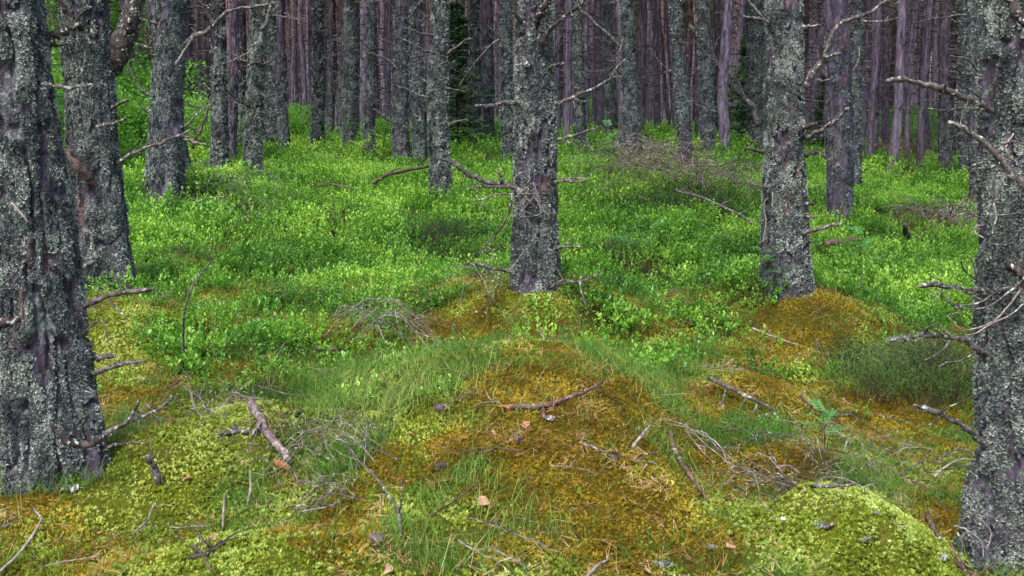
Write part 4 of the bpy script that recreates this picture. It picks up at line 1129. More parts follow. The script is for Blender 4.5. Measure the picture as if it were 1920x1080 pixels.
MF_O = [proto('moss_frond', moss_feather(20 + k), 'moss_orange') for k in range(4)]
def wz(i, lo=.25, hi=.6, bl=.75):
    def f(x, y, z, d):
        q = zones(x, y, z); n = fbm(x * 9, y * 9, 0, 200 + i, 2)
        return sstep(lo, hi, q[i] + .18 * n) * (1 - bl * q[0])
    return f
cover('orange_moss', 'orange and rust coloured feather moss over the hummocks', MF_O, 2.6, 8.5, 4600, .013, wz(1, .22, .5), .5, .004, .80)
cover('yellow_moss', 'pale yellow-green star moss over the mounds', MS_Y, 2.6, 8.5, 5200, .0125, wz(2, .25, .5), .35, .002, .80)
MS_P = [proto('moss_star', moss_star(40 + k, 14, .19, (.2, 1.45)), 'moss_pale') for k in range(3)]
def on_mound(x, y, z, d):
    q = ((x - HUMPS[0][0]) / (HUMPS[0][2] * 1.35)) ** 2 + ((y + .05 - HUMPS[0][1]) / (HUMPS[0][3] * 1.45)) ** 2
    q2 = sum(a * np.exp(-(((x - c[0]) / r1) ** 2 + ((y - c[1]) / r1) ** 2) ** 1.5) for c, r1, a in PALE)
    return np.clip(np.exp(-q ** 1.6) * (.75 + .5 * fbm(x * 9, y * 9, 0, 261, 2)) + q2 * sstep(-.35, .35, fbm(x * 10, y * 10, 0, 260, 2)), 0, 1)
PALE = [(cast(460, 1065), .26, .9), (cast(430, 778), .30, .5), (cast(330, 960), .45, .15), (cast(1010, 560), .3, .4), (cast(560, 900), .2, .4)]
cover('pale_moss', 'pale yellow-green cushion moss on the rounded mounds', MS_P, 2.4, 6.8, 8000, .0125, on_mound, .35, .006, .80, (.6, 1.5))
cover('green_moss', 'olive moss filling in between the hummocks', MS_G, 2.6, 8.5, 2200, .012, lambda x, y, z, d: .6 * (1 - .5 * zones(x, y, z)[0]) * sstep(-.5, .4, fbm(x * 6, y * 6, 0, 222, 2)), .5, .0, .80)

def grass_tuft(seed, n=14, H=.075, sp=.035, bend=.7):
    random.seed(seed); mb = MB()
    for k in range(n):
        a = random.uniform(0, 6.283); p = Vector((random.gauss(0, sp), random.gauss(0, sp), -.01)); h = H * random.uniform(.5, 1.3); d = Vector((math.cos(a), math.sin(a), 0)) * h * random.uniform(.2, bend * 1.6)
        w = Vector((-math.sin(a), math.cos(a), 0)) * .0008; q1 = p + d * .25 + Vector((0, 0, h * .55)); q2 = p + d + Vector((0, 0, h * random.uniform(.6, 1.0)))
        mb.add([p - w, p + w, q1 + w, q1 - w, q2], [(0, 1, 2, 3), (3, 2, 4)])
    return mb
GT = [proto('grass_tuft', grass_tuft(k), 'grass') for k in range(4)]
GS = [proto('straw_tuft', grass_tuft(30 + k, 5, .06, .05, 1.3), 'straw') for k in range(3)]
cover('grass_cover', 'fine green wavy grass in the hollows', GT, 2.6, 9, 800, 1.0, lambda x, y, z, d: (lambda q: np.clip((.8 * sstep(.30, .75, q[3]) + .20) * (1 - .6 * q[0]) * (1 - .75 * sstep(.45, .75, q[1])) * (1 - .9 * sstep(.5, .8, q[2])), 0, 1))(zones(x, y, z)), .25, 0, .80)
cover('dry_grass', 'thin straw coloured grass blades through the moss', GS, 2.6, 8.5, 130, 1.0, lambda x, y, z, d: (1 - .9 * sstep(.5, .85, zones(x, y, z)[2])) * (1 - .9 * zones(x, y, z)[0]) * sstep(-.3, .6, fbm(x * 2.1, y * 2.1, 0, 230, 2)) * .8, .3, 0, .80)

def needle_bits(seed):
    random.seed(seed); mb = MB()
    for k in range(5):
        a = random.uniform(0, 6.283); c = Vector((random.gauss(0, .03), random.gauss(0, .03), random.uniform(.004, .014))); L = random.uniform(.02, .035)
        for j in (-.12, .12):
            d = Vector((math.cos(a + j), math.sin(a + j), random.uniform(-.25, .35))); w = Vector((-math.sin(a), math.cos(a), 0)) * .0009
            mb.add([c - w, c + w, c + d * L * 1.6 + w * .5, c + d * L * 1.6 - w * .5], [(0, 1, 2, 3)])
    return mb
NB_ = [proto('needle_bits', needle_bits(k), 'needle_litter') for k in range(5)]
cover('pine_needle_litter', 'fallen tan pine needles strewn over the moss', NB_, 2.6, 8.5, 260, 1.0, lambda x, y, z, d: (1 - .85 * sstep(.5, .85, zones(x, y, z)[2])) * (1 - .85 * zones(x, y, z)[0]) * (.25 + .75 * sstep(-.1, .5, fbm(x * 2.7, y * 2.7, 0, 240, 3))), .2, .006, .80)
def twig_bit(seed):
    random.seed(seed); mb = MB(); p = Vector((-.08, 0, .01)); pts = [p.copy()]; d = Vector((1, 0, 0))
    for k in range(5):
        d = (d + Vector((0, random.uniform(-.4, .4), random.uniform(-.15, .15)))).normalized(); p = p + d * .034; p.z = max(p.z, .003); pts.append(p.copy())
    mb.tube(pts, [.0022, .002, .0018, .0016, .0014, .001], 4); q = pts[2]; mb.tube([q, q + Vector((.03, .03, .01)), q + Vector((.05, .05, .004))], [.0014, .001, .0008], 3)
    return mb
TB = [proto('twig_bit', twig_bit(k), 'bleached_twig' if k % 2 else 'dead_wood') for k in range(4)]
cover('twig_litter', 'short dead twigs scattered over the moss and bilberry', TB, 2.6, 14, 14, .9, lambda x, y, z, d: .35 + .65 * sstep(0, .6, fbm(x * 1.5, y * 1.5, 0, 250, 2)), .25, .012, .80, (.6, 1.8))

# ------------------------------------------------------------------ heather clumps
def heather_mesh(seed, n=420, rx=.32, H=.26, mat='heather'):
    r = random.Random(seed); random.seed(seed); mb = MB()
    for k in range(n):
        a = r.uniform(0, 6.283); ro = rx * math.sqrt(r.random()); p = Vector((math.cos(a) * ro * .7, math.sin(a) * ro * .55, -.03)); h = H * (1 - .55 * (ro / rx) ** 2) * r.uniform(.6, 1.15)
        tip = Vector((math.cos(a) * ro * 1.15 + r.gauss(0, .02), math.sin(a) * ro * .9 + r.gauss(0, .02), h)); w = Vector((-math.sin(a), math.cos(a), 0)) * .0010
        mb.add([p - w, p + w, tip], [(0, 1, 2)], 1)
        for j in range(11):
            c = p.lerp(tip, .35 + .65 * j / 10); d = Vector((r.gauss(0, 1), r.gauss(0, 1), 1.0)).normalized(); s = d.orthogonal().normalized() * .0022; L = r.uniform(.008, .018)
            mb.add([c - s, c + s, c + d * L], [(0, 1, 2)])
    return mb.mesh('heather', [mat, 'brown_brush'])
HM = [heather_mesh(k) for k in range(3)]; HB = heather_mesh(9, 300, .3, .2, 'heather_brown')
def heather(u, v, s, lab, brown=False, k=0):
    p = cast(u, v); p[2] = ground(p[0], p[1])
    t = root('heather_clump', p, lab, 'heather', 'heather clumps among the bilberry'); t.rotation_euler = (0, 0, u * .1)
    put('foliage', HB if brown else HM[k % 3], t, scl=s)
for k, a in enumerate([(1640, 730, 1.1, 'dark heather clump at the left end of the large heather patch'), (1720, 735, 1.35, 'largest dark heather clump left of the nearest right trunk'), (1790, 725, 1.2, 'heather clump touching the nearest right trunk'),
          (1600, 690, .8, 'small heather tuft on the moss bank edge'), (1760, 690, 1.0, 'heather clump behind the largest one'), (1290, 410, 1.7, 'dark heather clump below the brushwood heap'), (1240, 400, 1.3, 'heather clump left of the one below the brushwood'), (1345, 408, 1.3, 'heather clump right of the one below the brushwood'),
          (925, 492, 1.0, 'dark heather tuft left of the central trunk foot'), (1150, 488, 1.0, 'low heather clump with dry stems right of the central trunk'), (1180, 395, 1.2, 'heather clump up-slope right of the central trunk'), (820, 455, 1.1, 'low heather patch below the solitary pine'),
          (770, 430, .9, 'small heather patch left below the solitary pine'), (420, 445, .8, 'tiny dark heather patch on the left slope')]): heather(*a, k=k)
heather(1690, 690, .9, 'brown withered heather in the middle of the heather patch', True)
heather(1250, 575, .6, 'rusty withered tuft on the bank between the two large trunks', True)

# ------------------------------------------------------------------ sticks, twig heaps, logs
def lay(name, label, cat, pts, mat='dead_wood', subs=(), lift=.012, group=None, n=7, seed=1, endmat=None, twigs=0):
    """a stick lying on the ground: column, row, half-thickness, height above the ground"""
    random.seed(seed)
    P0 = cast(pts[0][0], pts[0][1], pts[0][3] if len(pts[0]) > 3 else lift)
    t = root(name, P0, label, cat, group) if (subs or endmat) else None
    def poly(pp):
        W_, Rr = [], []
        for j, q in enumerate(pp):
            h = q[3] if len(q) > 3 else lift
            w = cast(q[0], q[1], h); _, _, dep = project(*w); W_.append(Vector(w) - Vector(P0)); Rr.append(q[2] * dep / F)
        out, rr = [], []
        for j in range(len(W_) - 1):
            for k in range(3):
                out.append(W_[j].lerp(W_[j + 1], k / 3) + (Vector((random.gauss(0, .12), random.gauss(0, .12), random.gauss(0, .12))) * Rr[j] * (k > 0) * 2)); rr.append((Rr[j] * (1 - k / 3) + Rr[j + 1] * k / 3) * random.uniform(.9, 1.1))
        out.append(W_[-1]); rr.append(Rr[-1]); return out, rr
    mb = MB(); a, b = poly(pts); mb.tube(a, b, n, rough=.10)
    for k in range(twigs):
        j = random.randint(0, len(a) - 2); q = a[j].copy(); d = Vector((random.uniform(-1, 1), random.uniform(-1, 1), random.uniform(-.1, .6))).normalized(); l = random.uniform(.05, .16)
        mb.tube([q, q + d * l * .5 + Vector((0, 0, .01)), q + d * l], [b[j] * .4 + .0006, b[j] * .3 + .0005, .0008], 4)
    if t is None:
        o = mb.obj(name, mat, None, True); o.location = P0; return tag(o, label, cat, group)
    mb.obj('stem', mat, t, True)
    for s in subs:
        mb = MB(); a2, b2 = poly(s); mb.tube(a2, b2, 5, rough=.06); mb.obj('side_twig', mat, t, True)
    if endmat:
        mb = MB(); d = (a[0] - a[1]).normalized(); mb.tube([a[0] - d * .004, a[0] + d * .02, a[0] + d * .05], [b[0] * .98, b[0] * .8, b[0] * .25], n, rough=.2); mb.obj('broken_end', endmat, t)
    return t
lay('fallen_log', 'short thick pinkish-grey log lying on the left moss mound', 'log', [(470, 750, 6.5, .04), (482, 778, 8, .035), (505, 815, 8.5, .03), (525, 842, 8, .03), (542, 862, 6, .03)], 'log_wood', [[(490, 790, 4, .05), (478, 806, 3, .03), (472, 818, 2, .02)]], n=10)
lay('rotten_wood', 'crumbly orange lump of wood at the foot of the short log', 'wood piece', [(515, 862, 5, .02), (528, 872, 8, .02), (543, 880, 5, .02)], 'raw_wood', seed=2)
lay('fallen_stick', 'reddish bark stick with an orange broken end on the orange mound', 'stick', [(958, 762, 4.5, .02), (1000, 763, 5, .02), (1035, 757, 5, .02), (1070, 744, 4.5, .03), (1100, 732, 3.5, .04), (1128, 717, 2.5, .05)], 'red_twig', [[(1018, 765, 3, .02), (1022, 785, 4, .01)]], endmat='raw_wood', n=9)
lay('fallen_stick', 'curved reddish-brown stick on the right flank of the orange mound', 'stick', [(1256, 808, 4.5, .03), (1264, 845, 5, .03), (1290, 885, 5, .03), (1325, 935, 3, .02)], 'red_twig')
lay('fallen_branch', 'dark fallen branch with side twigs on the mossy bump at right', 'branch', [(1330, 709, 4, .06), (1370, 728, 4, .07), (1405, 745, 3.5, .07), (1440, 762, 3, .06), (1462, 788, 2, .03)], 'dead_wood', [[(1362, 726, 2, .06), (1352, 765, 1.5, .01)], [(1400, 743, 2, .07), (1385, 770, 1.5, .01)], [(1422, 753, 2, .06), (1408, 780, 1.5, .01)], [(1445, 765, 2, .05), (1442, 780, 1.5, .03), (1420, 795, 1.2, .01)]])
lay('fallen_branch', 'long brown fallen branch on the slope left of the solitary pine', 'branch', [(700, 342, 2.5, .25), (725, 328, 3, .28), (760, 320, 3, .28), (803, 312, 3, .28)], 'brown_brush', [[(725, 328, 2, .28), (740, 318, 1.5, .3), (752, 316, 1.2, .3)], [(720, 330, 2, .27), (705, 345, 1.5, .22)]])
lay('fallen_branch', 'thin curved dead branch on the bilberry left of the brown one', 'branch', [(590, 350, 1.6, .24), (620, 345, 1.8, .26), (650, 350, 1.5, .26), (662, 358, 1.2, .22)], 'brown_brush')
lay('fallen_branch', 'fallen branch at the foot of the grey-green pine', 'branch', [(592, 286, 2.4, .22), (612, 290, 2.2, .22), (632, 295, 1.8, .22)], 'dead_wood')
lay('fallen_branch', 'long arched dead branch right of the brushwood heap', 'branch', [(1262, 356, 2.2, .28), (1310, 368, 2.2, .3), (1350, 385, 2.4, .28), (1385, 402, 2.4, .25), (1412, 420, 2, .2)], 'dead_wood', [[(1350, 385, 1.6, .28), (1375, 372, 1.2, .3)], [(1385, 402, 1.6, .26), (1400, 392, 1.2, .3)]])
lay('broken_stake', 'dark stub of a broken stem standing in the bilberry at right', 'stump', [(1705, 460, 6, .02), (1700, 440, 6, .22), (1695, 420, 5, .42)], 'dark_wood')
lay('rotten_log', 'reddish rotten log piece below the smooth purple-grey pine', 'log', [(1545, 458, 5, .17), (1565, 455, 6, .18), (1590, 451, 5, .18), (1612, 450, 3, .18)], 'red_twig')
lay('dead_stem', 'tall thin bare stem leaning in the bilberry right of the left moss', 'dead stem', [(345, 690, 2.4, .02), (343, 630, 2.4, .22), (345, 585, 2.2, .36), (362, 530, 1.8, .5), (405, 476, 1.2, .55)], 'dead_wood')
lay('dead_stem', 'leaning dark twig stub right of the nearest left trunk', 'dead stem', [(300, 905, 7, .02), (290, 880, 7, .06), (276, 852, 5, .14)], 'dead_wood', [[(290, 880, 2, .08), (285, 845, 1.6, .16), (282, 825, 1.2, .2)]])
lay('fallen_stick', 'small dark stick poking out of grass right of the short log', 'stick', [(555, 780, 4, .02), (568, 770, 3, .06)], 'dark_wood')
lay('fallen_stick', 'dark lichened stick lying behind the middle of the short log', 'stick', [(410, 812, 4, .02), (440, 810, 5, .02), (470, 808, 4, .02), (500, 806, 2.5, .02)], 'dead_wood', [[(445, 808, 3, .02), (436, 796, 3, .03)]])
lay('fallen_stick', 'grey lichened twig standing near the centre bottom', 'stick', [(752, 1008, 3, .01), (748, 960, 3.4, .05), (720, 915, 2.6, .10), (700, 890, 2, .12), (680, 868, 1.6, .12)], 'dead_wood', [[(748, 962, 2, .05), (756, 925, 1.6, .12), (752, 900, 1.2, .16)]])
lay('fallen_stick', 'pale stick at the bottom edge right of centre', 'stick', [(1098, 1085, 3, .02), (1118, 1062, 3, .03), (1144, 1046, 2, .03)], 'bleached_twig')
lay('fallen_stick', 'pale forked twig beside the pine cone', 'stick', [(1186, 838, 3, .02), (1200, 820, 3, .05), (1222, 793, 2, .1)], 'bleached_twig', [[(1202, 818, 2, .05), (1198, 800, 1.4, .09)]])
lay('fallen_stick', 'bent twig at the lower left corner of the moss', 'stick', [(0, 1072, 3, .02), (30, 1045, 3, .03), (58, 1010, 3, .04), (78, 975, 2, .06), (62, 950, 1.5, .08)], 'bleached_twig')
lay('fallen_stick', 'upright pale twig in the grass of the left mound', 'stick', [(418, 990, 2, .01), (419, 960, 2.2, .05), (421, 928, 1.4, .1)], 'bleached_twig')
lay('fallen_stick', 'taller pale twig right of the upright one in the grass', 'stick', [(464, 948, 2, .02), (470, 915, 2.2, .07), (469, 882, 1.4, .12)], 'bleached_twig')
lay('fallen_stick', 'dark mossy stick at the lower left between moss tufts', 'stick', [(355, 1046, 4, .015), (385, 1040, 4, .02), (415, 1015, 3, .02)], 'dark_wood', twigs=4)
lay('fallen_stick', 'long thin twig across the grass above the left mound', 'stick', [(370, 735, 2, .08), (385, 765, 2, .06), (400, 772, 1.4, .05)], 'bleached_twig', twigs=3)
lay('fallen_stick', 'reddish stick on the right flank of the pale moss mound', 'stick', [(1738, 965, 5, .02), (1748, 985, 5, .02), (1763, 1010, 4, .02)], 'red_twig')
lay('fallen_stick', 'broken reddish branch end at the foot of the nearest right trunk', 'stick', [(1790, 1050, 5, .02), (1810, 1068, 5, .02), (1840, 1085, 4, .02)], 'red_twig', twigs=3)
lay('fallen_stick', 'long grey stick pointing right above the pale moss mound', 'stick', [(1520, 912, 3.5, .04), (1560, 912, 3.5, .05), (1600, 908, 3, .05)], 'dead_wood')
lay('fallen_stick', 'twig in the mossy hollow left of the largest heather', 'stick', [(1500, 742, 2, .08), (1525, 765, 2.5, .05), (1560, 780, 2.5, .03), (1600, 778, 2, .04)], 'dead_wood', twigs=2)
lay('fallen_stick', 'thin brown stick over the bank right of the big right-hand pine foot', 'stick', [(1410, 615, 2, .08), (1440, 628, 2, .06), (1500, 648, 1.5, .03)], 'bleached_twig')
lay('fallen_stick', 'dark stick hidden in plants above the left twig tangle', 'stick', [(585, 655, 3, .06), (620, 656, 3.5, .06), (655, 655, 3, .06)], 'dark_wood')
for k, (a, b) in enumerate([((470, 720), (600, 745)), ((505, 690), (545, 625)), ((330, 1000), (400, 1075)), ((560, 960), (650, 935)), ((900, 850), (980, 845)), ((1090, 830), (1140, 850)), ((800, 970), (900, 900)), ((250, 1000), (290, 940))]):
    m = ((a[0] + b[0]) / 2 + random.uniform(-12, 12), (a[1] + b[1]) / 2 + random.uniform(-8, 8))
    names = ['slender twig crossing grass behind the short log', 'slender twig slanting in bilberry above the short log', 'slender twig at the bottom left beside the moss tufts', 'slender twig on the rusty moss left of centre', 'slender twig on the top of the orange mound', 'slender twig just left of the pine cone', 'slender twig low on the orange mound', 'slender twig over the moss below the nearest left trunk']
    lay('slender_twig', names[k], 'twig', [(a[0], a[1], 1.8, .03), (m[0], m[1], 1.8, .05), (b[0], b[1], 1.2, .03)], 'bleached_twig' if k % 2 else 'brown_brush', seed=k, twigs=2)

def heap(name, label, cat, u0, v0, ru, rv, n, mats, rad=1.8, arch=.10, seed=1, L=(.25, .7), base=.02, fork=2, group=None, dirb=None):
    r = random.Random(seed); random.seed(seed)
    c = cast(u0, v0, base); t = root(name, c, label, cat, group)
    for k in range(n):
        u = u0 + r.gauss(0, .45) * ru; v = v0 + r.gauss(0, .45) * rv; s = cast(u, v, base); _, _, dep = project(*s)
        a = r.gauss(dirb, .45) if dirb is not None else r.uniform(0, 6.283); l = r.uniform(*L); rr = rad * r.uniform(.35, .7) * dep / F; mb = MB()
        def run(x, y, h0, a, l, rr, kk):
            pts = []
            for q in range(kk + 1):
                f = q / kk; a2 = a + .6 * math.sin(f * 3 + k) ; x2 = x + math.cos(a2) * l * f; y2 = y + math.sin(a2) * l * f
                pts.append(Vector((x2, y2, float(ground(x2, y2)) + base + h0 * (1 - f) + arch * math.sin(math.pi * min(1, f * 1.05)) * r.uniform(.7, 1.2))) - Vector(c))
            mb.tube(pts, [rr * (1 - .6 * q / kk) for q in range(kk + 1)], 4); return pts
        p = run(s[0], s[1], r.uniform(0, arch), a, l, rr, 6)
        for q in range(fork):
            b = p[r.randint(2, 4)]; d = Vector((math.cos(a + r.choice((-.8, .8))), math.sin(a + r.choice((-.8, .8))), r.uniform(-.3, .4))); l2 = l * r.uniform(.25, .45)
            mb.tube([b, b + d * l2 * .5 + Vector((0, 0, .01)), b + d * l2 - Vector((0, 0, .02))], [rr * .6, rr * .5, rr * .3], 3)
        mb.obj('twig', mats[k % len(mats)], t)
heap('twig_heap', 'tangle of bleached dead twigs in the grass left of the orange mound', 'twig heap', 690, 870, 80, 30, 16, ['bleached_twig', 'dead_wood'], 1.9, .11, 3, (.18, .45), dirb=2.6)
heap('twig_heap', 'small fan of twigs below the bleached tangle', 'twig heap', 640, 925, 70, 25, 12, ['dead_wood', 'bleached_twig'], 1.8, .05, 4, (.15, .35), dirb=3.0)
heap('twig_heap', 'wide heap of grey and reddish twigs behind the pale moss mound', 'twig heap', 1440, 900, 150, 34, 36, ['dead_wood', 'bleached_twig', 'dead_wood', 'brown_brush'], 2.0, .05, 5, (.2, .6))
heap('twig_heap', 'loose twigs in front of the largest heather clump', 'twig heap', 1620, 870, 110, 40, 18, ['bleached_twig', 'dead_wood'], 1.7, .10, 6, (.2, .5))
heap('twig_heap', 'grey dead twigs caught in bilberry above the grassy hollow', 'twig heap', 670, 640, 90, 25, 20, ['dead_wood', 'bleached_twig'], 1.9, .14, 7, (.25, .6), dirb=.1)
heap('twig_heap', 'sparse curved twigs on the left moss mound', 'twig heap', 390, 790, 70, 30, 12, ['dead_wood', 'bleached_twig'], 1.6, .10, 8, (.15, .4))
heap('twig_heap', 'twigs around the short log', 'twig heap', 520, 850, 50, 40, 9, ['dead_wood', 'brown_brush'], 1.5, .05, 9, (.15, .35))
heap('brushwood_heap', 'large brown heap of brushwood below the leaning lichened pine', 'brushwood', 1300, 350, 105, 22, 62, ['brush_grey', 'dead_wood', 'brown_brush'], 1.8, .24, 10, (.6, 1.6), .14, 3)
heap('brushwood_heap', 'thin brushwood left of the large brown heap', 'brushwood', 1200, 318, 60, 16, 28, ['brush_grey', 'dead_wood'], 2.0, .30, 11, (.5, 1.4), .15, 3)
heap('brushwood_heap', 'reddish dead brush beneath the far right pines', 'brushwood', 1700, 302, 45, 12, 34, ['red_twig', 'brown_brush'], 1.3, .35, 12, (.5, 1.3), .15, 3)
heap('brushwood_heap', 'low grey-brown brush left of the nearest right trunk', 'brushwood', 1775, 428, 60, 12, 30, ['brush_grey', 'dead_wood'], 2.1, .2, 13, (.4, 1.0), .12, 3)
heap('brushwood_heap', 'greyish dead sprays right of the hump pine', 'brushwood', 420, 372, 50, 10, 14, ['dead_wood', 'dead_wood'], .8, .25, 14, (.4, 1.0), .15, 3)
heap('brushwood_heap', 'dead twigs on the slope between the two large trunks', 'brushwood', 1370, 372, 40, 25, 14, ['dead_wood', 'brown_brush'], 1.3, .25, 15, (.4, 1.0), .12, 3)
heap('brushwood_heap', 'sparse dry twigs left of the central trunk foot', 'brushwood', 915, 540, 40, 20, 10, ['dead_wood', 'bleached_twig'], 1.6, .12, 16, (.2, .5), .08, 2)
heap('brushwood_heap', 'grey wisps of dead twigs on the left slope', 'brushwood', 480, 425, 50, 18, 8, ['dead_wood', 'brown_brush'], .8, .2, 17, (.3, .7), .15, 2)

# ------------------------------------------------------------------ rowan saplings
def rowan_leaf_mesh(seed, L=.16, pairs=6):
    random.seed(seed); mb = MB(); w = .0012
    pts = [Vector((L * t, 0, .03 * math.sin(t * 3))) for t in (0, .33, .66, 1)]
    mb.tube(pts, [w, w, w * .8, w * .6], 3, 1)
    for j in range(pairs + 1):
        t = .25 + .75 * j / pairs; c = Vector((L * t, 0, .03 * math.sin(t * 3)))
        for sg in ((-1, 1) if j < pairs else (0,)):
            a = sg * 1.15; d = Vector((math.cos(a), math.sin(a), random.uniform(-.15, .15))); l = .052 * (1 - .25 * abs(t - .6)); s = Vector((-d.y, d.x, .1)) * l * .17
            mb.add([c, c + d * l * .3 + s, c + d * l * .75 + s * .9, c + d * l, c + d * l * .75 - s * .9, c + d * l * .3 - s], [(0, 1, 2, 3), (0, 3, 4, 5)], 0)
    return mb.mesh('leaf', ['rowan_leaf', 'stem_green'])
RL = [rowan_leaf_mesh(k) for k in range(3)]
for k, (u, v, H, s, lab) in enumerate([(1540, 885, .24, .75, 'small rowan seedling above the twig heap behind the pale mound'), (1215, 530, .50, 1.2, 'rowan sapling on the slope right of the central trunk'), (1170, 520, .38, 1.0, 'shorter rowan sapling left of its neighbour on the slope'),
        (1610, 570, .45, 1.1, 'rowan sapling right of the big right-hand pine'), (1425, 575, .36, 1.0, 'rowan sapling leaning over the foot of the big right-hand pine'), (1140, 345, .75, 1.6, 'bright young sapling left of the flared pine'), (470, 400, .5, 1.2, 'thin sapling standing on the left slope')]):
    p = cast(u, v, 0); p[2] = ground(p[0], p[1]); t = root('rowan_sapling', p, lab, 'sapling', 'young rowans in the bilberry'); r = random.Random(k)
    mb = MB(); mb.tube([(0, 0, -.03), (.01, 0, H * .5), (.0, .01, H)], [.003, .0025, .0015], 5); mb.obj('stem', 'dark_wood', t)
    for j in range(7):
        a = j * 2.4 + r.uniform(-.3, .3); put('leaf', RL[j % 3], t, (0, 0, H * (.6 + .4 * j / 6)), (0, -r.uniform(.0, .5), a), s * r.uniform(.7, 1.0))

# ------------------------------------------------------------------ small things on the moss
def dead_leaf_mesh(seed, L=.05):
    random.seed(seed); mb = MB(); n = 7; V = [(0, 0, .004)]; 
    for k in range(n):
        a = 6.283 * k / n; r = L * random.uniform(.55, 1.0) * (1 if k % 2 else .7); V.append((math.cos(a) * r, math.sin(a) * r * .65, random.uniform(-.002, .016)))
    mb.add(V, [(0, k + 1, (k + 1) % n + 1) for k in range(n)]); return mb
leaves = [(352, 899, 1.0, 'curled rust-red leaf below the nearest left trunk', 0), (925, 813, .8, 'pinkish dead leaf on the orange mound above centre', 0), (908, 942, 1.1, 'large pale tan dead leaf near the centre bottom', 1), (1003, 590, .7, 'reddish leaf on the hump of the central pine', 0), (893, 585, .6, 'orange leaf left of the central pine hump', 0),
          (985, 798, .8, 'pale crumpled leaf beside the reddish stick', 1), (768, 815, .7, 'grey-pink leaf on the left flank of the orange mound', 0), (765, 903, .6, 'narrow red leaf below the bleached tangle', 0), (700, 955, .8, 'red leaf by the small fan of twigs', 0), (728, 1068, 1.0, 'bright rust leaf at the bottom left of centre', 0), (180, 1000, .9, 'dark pink leaf low at the left', 0),
          (180, 1045, .7, 'orange leaf in the bottom left moss', 0), (1198, 847, .7, 'orange leaf next to the pale forked twig', 0), (1378, 888, .6, 'pink leaf in the wide twig heap', 0), (1510, 922, .8, 'dull red leaf under the long grey stick', 0), (1370, 1025, .8, 'pale brown leaf left of the pale moss mound', 1), (925, 845, .6, 'small tan leaf on the crest of the orange mound', 1),
          (1460, 733, .6, 'grey-pink leaf on the mossy bump at right', 0), (1210, 1070, .7, 'brown leaf at the bottom right of centre', 0), (1690, 835, .7, 'reddish leaf in the hollow before the heather', 0), (400, 1010, .6, 'dark red leaf near the dark mossy stick', 0)]
for k, (u, v, s, lab, pale) in enumerate(leaves):
    p = cast(u, v, .014); mb = dead_leaf_mesh(k, .034); o = mb.obj('fallen_leaf', 'pale_dead_leaf' if pale else 'dead_leaf'); o.location = p; o.rotation_euler = (random.uniform(.1, .6), random.uniform(-.3, .3), random.uniform(0, 6)); o.scale = (s,) * 3
    tag(o, lab, 'leaf', 'dead leaves on the moss')
def cone(u, v, lab, s=1.0):
    p = cast(u, v, .018); t = root('pine_cone', p, lab, 'pine cone', 'pine cones on the moss'); mb = MB(); mb.tube([(-.02, 0, 0), (0, 0, 0), (.02, 0, 0)], [.006, .010, .004], 6); mb.obj('core', 'dark_wood', t)
    mb = MB()
    for k in range(46):
        f = k / 45; a = k * 2.4; r = .017 * math.sin(math.pi * (.15 + .8 * f)) + .002; x = -.024 + .046 * f; c = Vector((x, math.cos(a) * r * .5, math.sin(a) * r * .5)); d = Vector((.45, math.cos(a), math.sin(a))).normalized(); q = Vector((0, -math.sin(a), math.cos(a))) * .0045
        mb.add([c - q * .5, c + q * .5, c + d * .011 + q, c + d * .013, c + d * .011 - q], [(0, 1, 2, 3, 4)])
    o = mb.obj('scales', 'cone_scale', t); o['kind'] = 'stuff'; t.rotation_euler = (0, .1, u * .3); t.scale = (s,) * 3
cone(1150, 857, 'grey open pine cone on the right side of the orange mound'); cone(828, 873, 'dark pine cone on the left side of the orange mound', .9); cone(825, 765, 'dark cone among litter at the back left of the orange mound', .9); cone(970, 822, 'small dark cone near the pale crumpled leaf', .7)
def flake(u, v, s, lab):
    p = cast(u, v, .014); random.seed(int(u)); n = 8; V = []
    for zz in (0, .007):
        for k in range(n):
            a = 6.283 * k / n; r = .03 * (1 + .35 * math.sin(k * 2.1 + u)); V.append((math.cos(a) * r, math.sin(a) * r * .6, zz + .004 * math.sin(k)))
    mb = MB(); mb.add(V, [tuple(range(n))[::-1], tuple(range(n, 2 * n))] + [(k, (k + 1) % n, n + (k + 1) % n, n + k) for k in range(n)]); o = mb.obj('bark_flake', 'bark_flake'); o.location = p; o.rotation_euler = (.5, .1, u); o.scale = (s,) * 3; tag(o, lab, 'bark piece', 'loose bark pieces')
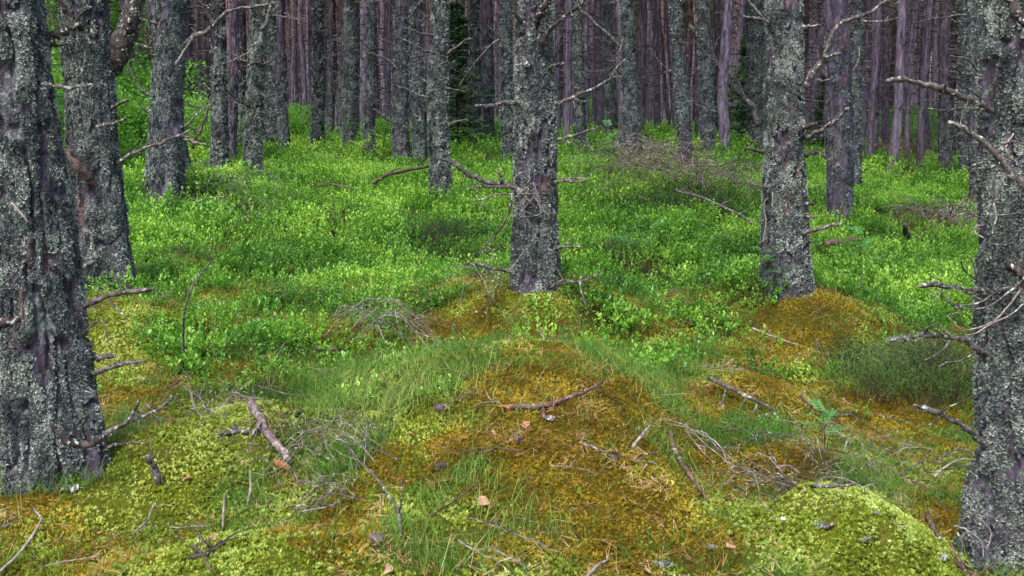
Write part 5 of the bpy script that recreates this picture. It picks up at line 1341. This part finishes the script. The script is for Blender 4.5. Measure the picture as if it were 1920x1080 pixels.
flake(1625, 1012, .9, 'dark bark flake on top of the pale moss mound'); flake(1556, 986, .9, 'flat bark scrap on the left of the pale moss mound'); flake(705, 1010, 1.0, 'peeling bark piece at the bottom left of centre'); flake(830, 765, .8, 'bark scrap at the back of the orange mound'); flake(1030, 785, .7, 'bark chip hanging below the reddish stick')
def lichen_lump(u, v, s, lab, seed):
    p = cast(u, v, .005); r = random.Random(seed); random.seed(seed); mb = MB()
    for k in range(60):
        a = r.uniform(0, 6.283); e = r.uniform(.1, 1.4); c = Vector((r.gauss(0, .02), r.gauss(0, .015), .004)); d = Vector((math.cos(a) * math.cos(e), math.sin(a) * math.cos(e), math.sin(e))) * r.uniform(.012, .026); q = Vector((-math.sin(a), math.cos(a), 0)) * .004
        mb.add([c - q, c + q, c + d + q * 1.3, c + d - q * 1.3], [(0, 1, 2, 3)])
    o = mb.obj('lichen_cushion', 'lichen'); o.location = p; o.scale = (s * .55,) * 3; tag(o, lab, 'lichen', 'lichen cushions fallen on the floor')
for k, a in enumerate([(130, 920, 1.5, 'pale lichen cushion at the foot of the nearest left trunk'), (1540, 988, 1.0, 'lichen scrap on the left slope of the pale mound'), (1765, 1048, 1.2, 'lichen scrap at the lower right of the pale mound'), (1638, 963, .6, 'tiny lichen scrap near the top of the pale mound'), (1240, 1060, 1.2, 'lichen scrap at the bottom right of centre'), (1330, 1028, .9, 'small lichen scrap left of the pale brown leaf'), (660, 898, 1.0, 'lichen cushion inside the bleached tangle')]): lichen_lump(*a, seed=k)
# star-shaped white flower
p = cast(1467, 1003, 0); t = root('white_flower', p, 'tiny white star flower at the left edge of the pale mound', 'flower')
mb = MB(); mb.tube([(0, 0, 0), (.003, 0, .03), (0, 0, .055)], [.001, .001, .001], 4); mb.obj('stem', 'stem_green', t)
for k in range(7):
    a = 6.283 * k / 7; mb = MB(); d = Vector((math.cos(a), math.sin(a) * .8, .25 * math.sin(a) + .3)) * .0125; q = Vector((-math.sin(a), math.cos(a), 0)) * .0035; c = Vector((0, 0, .055))
    mb.add([c, c + d * .6 + q, c + d, c + d * .6 - q], [(0, 1, 2), (0, 2, 3)]); mb.obj('petal', 'petal', t)
